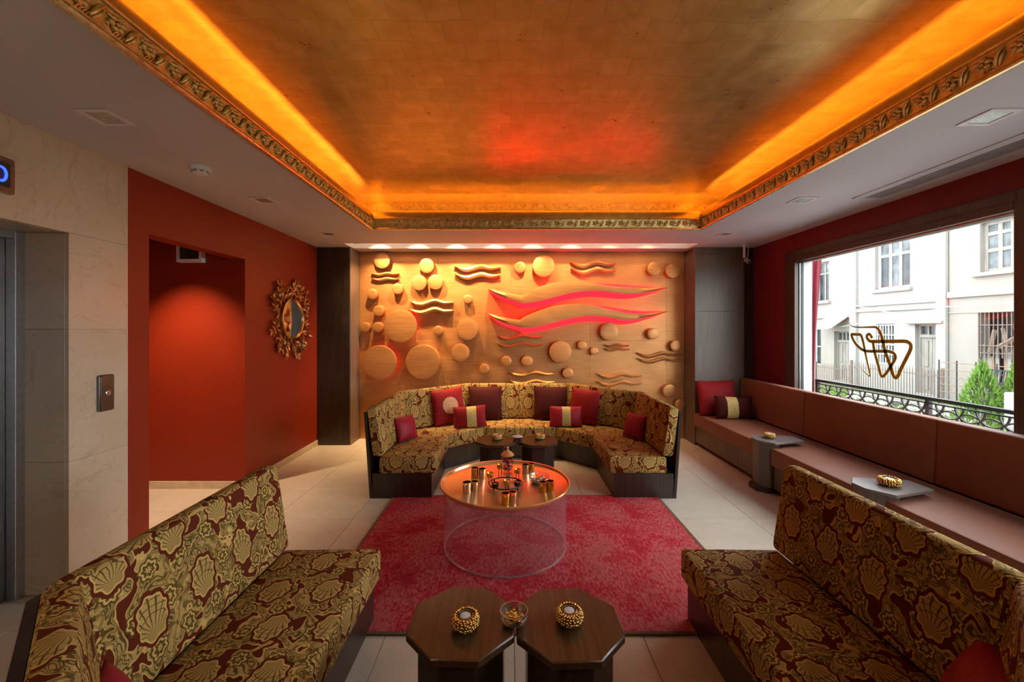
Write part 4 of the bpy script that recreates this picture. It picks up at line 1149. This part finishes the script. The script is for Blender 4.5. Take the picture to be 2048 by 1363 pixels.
# ================================================================== OUTSIDE
GZ = -0.62
M['grass'] = plain('grass_ground', (0.075, 0.095, 0.035), 0.95, 0, 0.1, 0.45, 5, 0.5)
M['paving'] = plain('grey_paving', (0.25, 0.243, 0.23), 0.9, 0, 0.2, 0.2, 3)
def stucco(name, base, stain):
    m = MatB(name, base, 0.9, 0, 0.15)
    a = m.noise(m.world_pos((1, 1.4, 0.35)), 1.6, 3, 0.6); c3 = m.noise(m.world_pos((1, 5, 0.5)), 2.0, 2)
    c = m.mix(a.ramp(0.5, 0.75, 0, 0.5), base, stain); c = m.mix(c3.ramp(0.58, 0.72, 0, 0.35), c, stain)
    m.base(c); return m.m
M['stucco1'] = stucco('white_stucco', (0.243, 0.239, 0.223), (0.21, 0.19, 0.16))
M['stucco2'] = stucco('pinkish_stucco', (0.216, 0.196, 0.173), (0.185, 0.158, 0.136))
M['stucco3'] = stucco('cream_stucco', (0.23, 0.209, 0.184), (0.192, 0.166, 0.144))
M['oldwood'] = wood('weathered_timber', (0.13, 0.118, 0.10), (0.25, 0.23, 0.205), 0.85)
M['oldwood2'] = wood('brown_weathered_timber', (0.10, 0.062, 0.042), (0.21, 0.15, 0.11), 0.85)
M['whitetrim'] = plain('white_window_paint', (0.36, 0.355, 0.345), 0.6)
M['panedark'] = plain('dark_pane', (0.025, 0.033, 0.036), 0.25, 0, 0.25, 0.5, 2.5)
M['panepale'] = plain('curtained_pane', (0.085, 0.095, 0.10), 0.35, 0, 0.2, 0.5, 3)
M['rust'] = plain('rusty_iron', (0.20, 0.12, 0.08), 0.8, 0.2, 0.3, 0.3, 30)
M['rustgrey'] = plain('rusty_grey_iron', (0.13, 0.10, 0.082), 0.8, 0.1, 0.3, 0.3, 30)
M['conifer'] = plain('conifer_green', (0.085, 0.17, 0.022), 0.8, 0, 0.2, 0.5, 25)
M['conifer2'] = plain('conifer_dark_green', (0.045, 0.095, 0.018), 0.8, 0, 0.2, 0.4, 25)
M['curtain'] = cloth('burgundy_awning_cloth', (0.17, 0.012, 0.025), 0.8)
M['timberlight'] = plain('orange_beam', (0.55, 0.25, 0.08), 0.7)
gnd = MB().box(-30, 3.36, -30, -2.36, GZ-0.3, -0.22).box(3.9, 40, -20, 50, GZ-0.3, GZ).box(XO, 3.9, -20, 50, GZ-0.3, -0.25)
struct('ground', gnd, M['grass'])
struct('pavement', MB().box(4.2, 9.2, -20, 50, GZ-0.02, GZ+0.012), M['paving'])
# burgundy curtain hung outside, tied back at the bottom
cu = MB(); nz_ = 16; rings = []
for j in range(nz_+1):
    z = 0.45+(2.52-0.45)*j/nz_
    x0 = XO+0.006; wdt = 0.085+0.10*max(0, (z-0.9)/1.62)**1.6
    pts = []
    for i in range(9):
        s = i/8; pts.append((x0+wdt*s, 4.66+0.012*math.sin(s*14+z*0.6), z))
    back = [(p[0], p[1]+0.006, p[2]) for p in reversed(pts)]
    rings.append(pts+back)
cu.loft(rings)
solo('outdoor_curtain', cu, M['curtain'], 'burgundy curtain hanging outside at the far window edge', 'curtain', smooth=60)

# balcony railing with interlaced rings
XRL = 3.47; r_ = 0.118; zt = 0.925
rl = thing('balcony_railing', 'black iron railing of interlaced rings outside the window', 'railing', (XRL, 3.4, -0.25))
part('top_rail', MB().box(XRL-0.02, XRL+0.02, 0.2, 4.69, zt-0.012, zt+0.016), M['iron'], rl, 0.002)
part('top_bar', MB().box(XRL-0.008, XRL+0.008, 0.2, 4.69, zt-0.040, zt-0.030), M['iron'], rl)
part('bottom_rail', MB().box(XRL-0.012, XRL+0.012, 0.2, 4.69, zt-0.30, zt-0.28), M['iron'], rl)
for y in (4.68, 3.44, 2.20, 0.96, 0.21):
    part('post', MB().box(XRL-0.016, XRL+0.016, y-0.016, y+0.016, -0.25, zt), M['iron'], rl)
s_ = 0.147; r_ = s_/math.sqrt(2)
ring_me = mk_mesh('ring', MB().lathe_closed([(r_-0.0045,-0.006),(r_+0.0045,-0.006),(r_+0.0045,0.006),(r_-0.0045,0.006)], 28).xform(Matrix.Rotation(R(90), 4, 'Y')), M['iron'])
arc = MB(); rg_ = []
for k in range(19):
    a = PI+0.06+(PI-0.12)*k/18
    rg_.append([(dx, (r_+dr_)*math.cos(a), (r_+dr_)*math.sin(a)) for dx, dr_ in ((-0.006, -0.0045), (-0.006, 0.0045), (0.006, 0.0045), (0.006, -0.0045))])
arc_me = mk_mesh('half_ring', arc.loft(rg_), M['iron'])
y = 4.60; zn = zt-0.105
while y > 1.9:
    o = link('half_ring', arc_me, rl); o.location = Vector((XRL, y, zn+s_/2))-rl.location
    o = link('ring', ring_me, rl); o.location = Vector((XRL, y, zn-s_/2))-rl.location
    o = link('stud', mk_mesh('stud', MB().ball((0, 0, 0), 0.010, (1, 1, 1), 6, 4), M['iron']), rl); o.location = Vector((XRL, y-s_/2, zn))-rl.location
    y -= s_

# ---- houses across the street
FX = 13.0
def fp(x, y, X=FX):
    Yd = X*830/(x-1020); return Yd, 1.5-(y-658)/830*Yd
def fy(x, X=FX): return X*830/(x-1020)
def house(name, label, x0, x1, mat, dx=0.0, top=5.9):
    ya, yb = fy(x1), fy(x0)
    t = thing(name, label, 'house', (FX+3, (ya+yb)/2, GZ))
    return t, ya, yb
def wall_with(t, ya, yb, X, holes, mat, top=5.9):
    """wall slab with rectangular holes (y0,y1,z0,z1)"""
    ys = sorted(set([ya, yb]+[h[0] for h in holes]+[h[1] for h in holes])); zs = sorted(set([GZ, top]+[h[2] for h in holes]+[h[3] for h in holes]))
    m = MB()
    for i in range(len(ys)-1):
        for j in range(len(zs)-1):
            cy, cz = (ys[i]+ys[i+1])/2, (zs[j]+zs[j+1])/2
            if any(h[0] < cy < h[1] and h[2] < cz < h[3] for h in holes): continue
            m.box(X, X+0.3, ys[i], ys[i+1], zs[j], zs[j+1])
    part('wall', m, mat, t, 0, 0)
    part('rear_block', MB().box(X+0.9, X+6, ya, yb, GZ, top), mat, t, 0, 0)
    part('roof', MB().box(X-0.25, X+6, ya, yb, top, top+0.2), M['oldwood2'], t)
def hole(x0, x1, y0, y1):
    """photo rectangle -> (ya, yb, za, zb) on the facade"""
    a, b = fy(x1), fy(x0); xm = (x0+x1)/2
    zb_ = fp(xm, y0)[1]; za_ = fp(xm, y1)[1]
    return (a, b, za_, zb_)
def window(t, h, cols, rows, matf, matp, fw=0.07, mull=0.045, X=FX, dep=0.12, pale=()):
    a, b, z0, z1 = h
    f = MB(); xx = X+dep
    f.box(xx, xx+0.07, a, a+fw, z0, z1).box(xx, xx+0.07, b-fw, b, z0, z1).box(xx, xx+0.07, a+fw, b-fw, z0, z0+fw).box(xx, xx+0.07, a+fw, b-fw, z1-fw, z1)
    wd = part('window', f, matf, t, 0.004)
    ysn = [a+fw+(b-a-2*fw)*i/cols for i in range(cols+1)]
    zsn = [z0+fw]+[z0+fw+(z1-z0-2*fw)*r for r in rows]+[z1-fw]
    m = MB()
    for y_ in ysn[1:-1]: m.box(xx+0.004, xx+0.06, y_-mull/2, y_+mull/2, z0+fw, z1-fw)
    for z_ in zsn[1:-1]: m.box(xx, xx+0.065, a+fw, b-fw, z_-mull/2, z_+mull/2)
    part('mullion', m, matf, wd, 0.003)
    k = 0
    for i in range(cols):
        for j in range(len(zsn)-1):
            part('pane', MB().box(xx+0.03, xx+0.04, ysn[i]+0.002, ysn[i+1]-0.002, zsn[j], zsn[j+1]), M['panepale'] if (i, j) in pale else matp, wd)
            k += 1
    return wd
def sill(t, h, mat, ext=0.10, X=FX):
    a, b, z0, z1 = h
    part('sill', MB().box(X-0.12, X+0.14, a-ext, b+ext, z0-0.11, z0), mat, t, 0.012)

# centre house
hB, yaB, ybB = house('street_house', 'white stuccoed house across the street with grilled window and double door', 1703, 1897, M['stucco1'])
hw = hole(1750, 1820, 478, 577); gw = hole(1752, 1789, 647, 730); dr = hole(1830, 1882, 648, 792)
dr = (dr[0], dr[1], GZ+0.1, dr[3])
wall_with(hB, yaB, ybB, FX, [hw, gw, dr], M['stucco1'])
window(hB, hw, 3, [0.72], M['whitetrim'], M['panedark'], 0.09, 0.09, pale=((0, 1), (1, 0), (2, 1), (1, 1)))
sill(hB, hw, M['stucco1'])
part('roof_beam', MB().tube([(FX+0.40, hw[0]+0.10, hw[2]+0.45), (FX+0.40, hw[0]+0.75, hw[2]+0.95)], 0.07, 6), M['timberlight'], hB)
window(hB, gw, 2, [0.5], M['whitetrim'], M['panedark'], 0.08, 0.07)
gr = MB()
for i in range(7):
    y_ = gw[0]+0.03+(gw[1]-gw[0]-0.06)*i/6; gr.box(FX+0.02, FX+0.04, y_-0.012, y_+0.012, gw[2], gw[3])
for i in range(5):
    z_ = gw[2]+0.05+(gw[3]-gw[2]-0.1)*i/4; gr.box(FX+0.015, FX+0.045, gw[0], gw[1], z_-0.014, z_+0.014)
part('window_grille', gr, M['whitetrim'], hB)
def double_door(t, h, matw, trans=0.30):
    a, b, z0, z1 = h; zt_ = z1-trans
    d = part('door', MB().box(FX+0.12, FX+0.2, a, a+0.06, z0, z1).box(FX+0.12, FX+0.2, b-0.06, b, z0, z1).box(FX+0.10, FX+0.2, a+0.06, b-0.06, zt_-0.06, zt_+0.04).box(FX+0.12, FX+0.2, a+0.06, b-0.06, z1-0.06, z1), matw, t, 0.004)
    for i in range(3):
        y0_ = a+0.08+(b-a-0.16)*i/3; y1_ = a+0.08+(b-a-0.16)*(i+1)/3
        part('pane', MB().box(FX+0.17, FX+0.18, y0_+0.02, y1_-0.02, zt_+0.04, z1-0.06), M['panedark'], d)
        if i: part('glazing_bar', MB().box(FX+0.13, FX+0.19, y0_-0.02, y0_+0.02, zt_+0.04, z1-0.06), matw, d)
    mid = (a+b)/2
    for (p, q) in ((a+0.06, mid-0.006), (mid+0.006, b-0.06)):
        part('door_leaf', MB().box(FX+0.15, FX+0.19, p, q, z0, zt_-0.06), matw, d)
        for (f0, f1) in ((0.06, 0.42), (0.48, 0.95)):
            za_, zb_ = z0+(zt_-0.06-z0)*f0, z0+(zt_-0.06-z0)*f1
            part('door_panel', MB().box(FX+0.125, FX+0.155, p+0.10, q-0.10, za_, zb_), matw, d, 0.012)
    return d
double_door(hB, dr, M['oldwood'], 0.36)
part('door_hood', MB().box(FX-0.16, FX+0.1, dr[0]-0.16, dr[1]+0.22, dr[3]+0.02, dr[3]+0.10), M['stucco3'], hB, 0.01)
for zled, th in ((fp(1795, 617)[1], 0.12), (fp(1795, 607)[1], 0.05)):
    part('string_course', MB().box(FX-0.07, FX+0.02, yaB+0.25, ybB-0.1, zled-th/2, zled+th/2), M['stucco1'], hB, 0.01)
part('pilaster', MB().box(FX-0.10, FX+0.02, ybB-0.30, ybB-0.01, GZ, 5.85), M['stucco1'], hB, 0.01)
part('pilaster', MB().box(FX-0.10, FX+0.02, yaB, yaB+0.28, GZ, 5.85), M['stucco1'], hB, 0.01)
# right house
hC, yaC, ybC = house('street_house', 'cream house across the street with boarded barred window and peeling frames', 1897.5, 2300, M['stucco2'])
cw = hole(1960, 2052, 436, 540); bw = hole(1956, 2036, 624, 742)
dw = (bw[0], bw[1], GZ+0.15, bw[3])
wall_with(hC, yaC, ybC-0.01, FX, [cw, dw], M['stucco2'])
window(hC, cw, 3, [0.42, 0.80], M['oldwood'], M['panepale'], 0.09, 0.10, pale=())
sill(hC, cw, M['stucco3'], 0.14)
zled = fp(1968, 585)[1]
part('string_course', MB().box(FX-0.08, FX+0.02, yaC, ybC-0.01, zled-0.09, zled+0.09), M['stucco3'], hC, 0.012)
zled = fp(1968, 622)[1]
part('string_course', MB().box(FX-0.02, FX+0.02, yaC, ybC-0.01, zled-0.03, zled+0.01), M['stucco3'], hC)
part('room_shade_sheet', MB().box(FX+0.5, FX+0.6, dw[0], dw[1], dw[2], dw[3]), M['panedark'], hC)  # near-black sheet, its colour standing in for the unlit room's shade
rnd = random.Random(5)
for i in range(9):
    y_ = dw[0]+0.02+(dw[1]-dw[0]-0.04)*(i+0.5)/9; wd_ = (dw[1]-dw[0])/9*0.94
    zt_ = dw[2]+1.45+rnd.uniform(-0.25, 0.12)
    if i == 4: continue
    part('plank', MB().prism([(y_-wd_/2, dw[2]), (y_+wd_/2, dw[2]), (y_+wd_/2, zt_), (y_-wd_*0.3, zt_+0.06)], FX+0.10+0.02*(i % 2), FX+0.125+0.02*(i % 2), 'x'), M['oldwood'] if i % 3 else M['oldwood2'], hC)
for (s0, s1, wd_) in (((0.75, 1.35), (0.62, 1.95), 0.06), ((0.30, 1.4), (0.42, 2.0), 0.05), ((0.1, 1.75), (0.5, 1.5), 0.07), ((0.05, 1.55), (0.12, 2.05), 0.05)):
    p0 = Vector((FX+0.06, dw[0]+(dw[1]-dw[0])*s0[0], dw[2]+s0[1])); p1 = Vector((FX+0.06, dw[0]+(dw[1]-dw[0])*s1[0], dw[2]+s1[1]))
    part('broken_board', MB().tube([p0, p1], wd_, 4), M['oldwood2'], hC, 0, 0)
for i in range(9):
    y_ = dw[0]+(dw[1]-dw[0])*(i+0.5)/9
    part('window_bar', MB().tube([(FX+0.02, y_, dw[2]+1.2), (FX+0.02, y_, dw[3])], 0.014, 5), M['rustgrey'], hC)
for z_ in (dw[3]-0.34, dw[3]-0.9, dw[3]-1.1):
    part('window_bar', MB().tube([(FX+0.02, dw[0]-0.2, z_), (FX+0.02, dw[1]+0.15, z_)], 0.014, 5), M['rustgrey'], hC)
# left house
hA, yaA, ybA = house('street_house', 'pale pink house across the street at left behind the curtain', 1600, 1702.5, M['stucco3'])
aw = hole(1632, 1658, 524, 602); ad = hole(1668, 1700, 662, 790); ad = (ad[0]+0.05, ad[1], GZ+0.1, ad[3]); al = hole(1626, 1642, 655, 730)
wall_with(hA, yaA+0.02, ybA, FX, [aw, ad, al], M['stucco3'])
window(hA, aw, 2, [0.72], M['oldwood'], M['panedark'], 0.05, 0.06, pale=((0, 1), (1, 1)))
sill(hA, aw, M['stucco3'])
window(hA, al, 1, [0.5], M['whitetrim'], M['panedark'])
double_door(hA, ad, M['oldwood'], 0.38)
zled = fp(1668, 633)[1]
part('string_course', MB().box(FX-0.07, FX+0.02, yaA+0.02, ybA, zled-0.06, zled+0.06), M['stucco2'], hA, 0.01)
aw_ = MB(); rg_ = []
for i in range(17):
    y_ = ad[0]-0.05+(ad[1]-ad[0]+0.35)*i/16
    rg_.append([(FX-0.02, y_, ad[3]+0.62), (FX-0.75, y_, ad[3]+0.12+0.03*math.sin(i*1.6)), (FX-0.75, y_, ad[3]+0.09+0.03*math.sin(i*1.6)), (FX-0.02, y_, ad[3]+0.58)])
part('corrugated_canopy', aw_.loft(rg_), M['stucco3'], hA, 0, 60)

# fences in front of the houses
def fence(name, label, X, x0, x1, yt, yb_, n, mat, spear=True):
    ya, yb2 = fy(x1, X), fy(x0, X); xm = (x0+x1)/2
    zt_ = 1.5-(yt-658)/830*fy(xm, X)
    t = thing(name, label, 'fence', (X, (ya+yb2)/2, GZ))
    for f_ in (0.20, 0.82):
        z_ = GZ+(zt_-GZ)*f_
        part('rail', MB().box(X-0.012, X+0.012, ya, yb2, z_-0.014, z_+0.014), mat, t)
    for i in range(n):
        y_ = ya+(yb2-ya)*(i+0.5)/n
        part('picket', MB().tube([(X, y_, GZ), (X, y_, zt_-0.10), (X, y_, zt_)], [0.012, 0.012, 0.002], 5) if spear else MB().tube([(X, y_, GZ), (X, y_, zt_)], 0.011, 5), mat, t)
    for y_ in (ya, yb2):
        part('post', MB().box(X-0.03, X+0.03, y_-0.03, y_+0.03, GZ, zt_+0.02), mat, t)
    return t
fence('picket_fence', 'rusty spear top iron fence before the pale pink house', 11.6, 1632, 1700, 727, 785, 16, M['rustgrey'])
fence('picket_fence', 'rusty spear top iron fence before the white house', 11.4, 1703, 1885, 729, 790, 34, M['rustgrey'])
# horizontal barred fence at right
X = 11.3; t = thing('bar_fence', 'thin horizontal bar iron fence before the cream house', 'fence', (X, 10.3, GZ))
ya, yb2 = fy(2090, X), fy(1878, X)
for i in range(7):
    z_ = GZ+0.12+i*0.19
    part('rail', MB().tube([(X, ya, z_), (X, yb2, z_)], 0.010, 5), M['rust'], t)
for i in range(6):
    y_ = ya+(yb2-ya)*i/5
    part('post', MB().box(X-0.011, X+0.011, y_-0.011, y_+0.011, GZ, GZ+1.32), M['iron'], t)
# leaning black iron grille
t = thing('iron_grille', 'black iron grille leaning on the bar fence behind the conifer', 'grille', (10.95, fy(1982, 10.95), GZ))
ya, yb2 = fy(2010, 10.95), fy(1950, 10.95)
def lean(y_, s): return (10.95+0.20*s, y_, GZ+0.02+1.18*s)
for i in range(11):
    y_ = ya+(yb2-ya)*i/10
    part('bar', MB().tube([lean(y_, 0), lean(y_, 1)], 0.014 if 0 < i < 10 else 0.026, 5), M['iron'], t)
for s in (0.03, 0.35, 0.7, 0.98):
    part('cross_bar', MB().tube([lean(ya, s), lean(yb2, s)], 0.014, 5), M['iron'], t)
# conifers
def conifer(label, X, xc, yt, wd, seed):
    Y = fy(xc, X); zt_ = 1.5-(yt-658)/830*Y; t = thing('conifer_shrub', label, 'shrub', (X, Y, GZ), 0, 'conifer shrubs'); rnd = random.Random(seed)
    part('trunk', MB().tube([(X, Y, GZ), (X, Y, GZ+0.6*(zt_-GZ))], [0.03, 0.012], 6), M['oldwood2'], t)
    for mat, cnt in (('conifer2', 260), ('conifer', 620)):
        f = MB()
        for k in range(cnt):
            s = rnd.random()**1.2; h = GZ+0.03+(zt_-GZ-0.05)*s; a = rnd.random()*2*PI
            rad = wd*(1-s)**0.8*(rnd.uniform(0.35, 0.75) if mat == 'conifer2' else rnd.uniform(0.7, 1.05))
            p = Vector((X+rad*math.cos(a), Y+rad*math.sin(a), h))
            d = Vector((math.cos(a)*0.5, math.sin(a)*0.5, 0.9+rnd.uniform(-0.2, 0.5))).normalized()*rnd.uniform(0.08, 0.17)
            sd_ = d.cross(Vector((rnd.random(), rnd.random(), rnd.random()))).normalized()*0.020
            s2 = d.cross(sd_).normalized()*0.020
            f.add([p-sd_, p+sd_*0.5+s2, p+sd_*0.5-s2, p+d], [(0, 1, 3), (1, 2, 3), (2, 0, 3), (0, 2, 1)])
        part('foliage', f, M[mat], t, 0, 0, stuff=True)
conifer('bright green cone shaped conifer shrub outside the window', 10.4, 1965, 728, 0.48, 1)
conifer('green conifer shrub half hidden by the right window frame', 10.75, 2037, 722, 0.36, 2)
# low walls, rubble
solo('concrete_block', MB().box(9.9, 10.3, fy(2046, 9.9), fy(2006, 9.9), GZ, 1.5-(786-658)/830*fy(2026, 9.9)), M['paving'], 'pale concrete block beside the conifer shrub', 'block', bevel=0.02)
f = MB(); rnd = random.Random(9)
for k in range(160):
    xx = rnd.uniform(1700, 1990); Xg = rnd.uniform(10.2, 11.2); Y = fy(xx, Xg)
    f.ball((Xg, Y, GZ+rnd.uniform(0, 0.10)), rnd.uniform(0.05, 0.16), (1, 1.3, 0.6), 6, 4)
solo('rubble_heap', f, M['paving'], 'heap of pale rubble along the fence foot', 'rubble', smooth=0, kind='stuff')
f = MB()
for k in range(1500):
    Xg = rnd.uniform(9.3, 11.1); xx = rnd.uniform(1640, 2060); Y = fy(xx, Xg); h = rnd.uniform(0.06, 0.24)
    a = rnd.random()*PI; dx, dy = 0.016*math.cos(a), 0.016*math.sin(a)
    f.add([(Xg-dx, Y-dy, GZ), (Xg+dx, Y+dy, GZ), (Xg+dy, Y-dx, GZ), (Xg+rnd.uniform(-.06,.06), Y+rnd.uniform(-.06,.06), GZ+h)], [(0,1,3),(1,2,3),(2,0,3),(0,2,1)])
solo('weeds', f, M['conifer'], 'bright green weeds growing along the street edge', 'weeds', smooth=0, kind='stuff')
for k, (xa, Xa) in enumerate(((1760, 10.6), (1845, 10.5), (1880, 10.6))):
    Y = fy(xa, Xa)
    solo('loose_plank', MB().box(-0.9, 0.9, -0.08, 0.08, 0, 0.05).xform(Matrix.Translation((Xa, Y, GZ+0.16+0.03*k)) @ Matrix.Rotation(R(70+12*k), 4, 'Z')), M['oldwood'],
         ('grey loose plank on the rubble, leftmost of three', 'grey loose plank on the rubble, middle of three', 'grey loose plank on the rubble, rightmost of three')[k], 'plank', 'loose planks')
# overhead cables
def cable(label, pts):
    P_ = []
    for i in range(len(pts)-1):
        for k in range(8):
            t_ = k/8; x = pts[i][0]+(pts[i+1][0]-pts[i][0])*t_; y_ = pts[i][1]+(pts[i+1][1]-pts[i][1])*t_+3.0*math.sin(PI*t_)
            Yd = fy(x, 12.7); P_.append((12.7, Yd, 1.5-(y_-658)/830*Yd))
    solo('street_cable', MB().tube(P_, 0.014, 5), M['plastic_grey'], label, 'cable', 'cables across the house fronts')
cable('grey cable sloping up across the house fronts to the right', [(1600, 660), (1720, 646), (1893, 613), (2060, 597)])
cable('thin grey cable running level above the ground floor windows', [(1600, 615), (1710, 611), (1900, 640)])
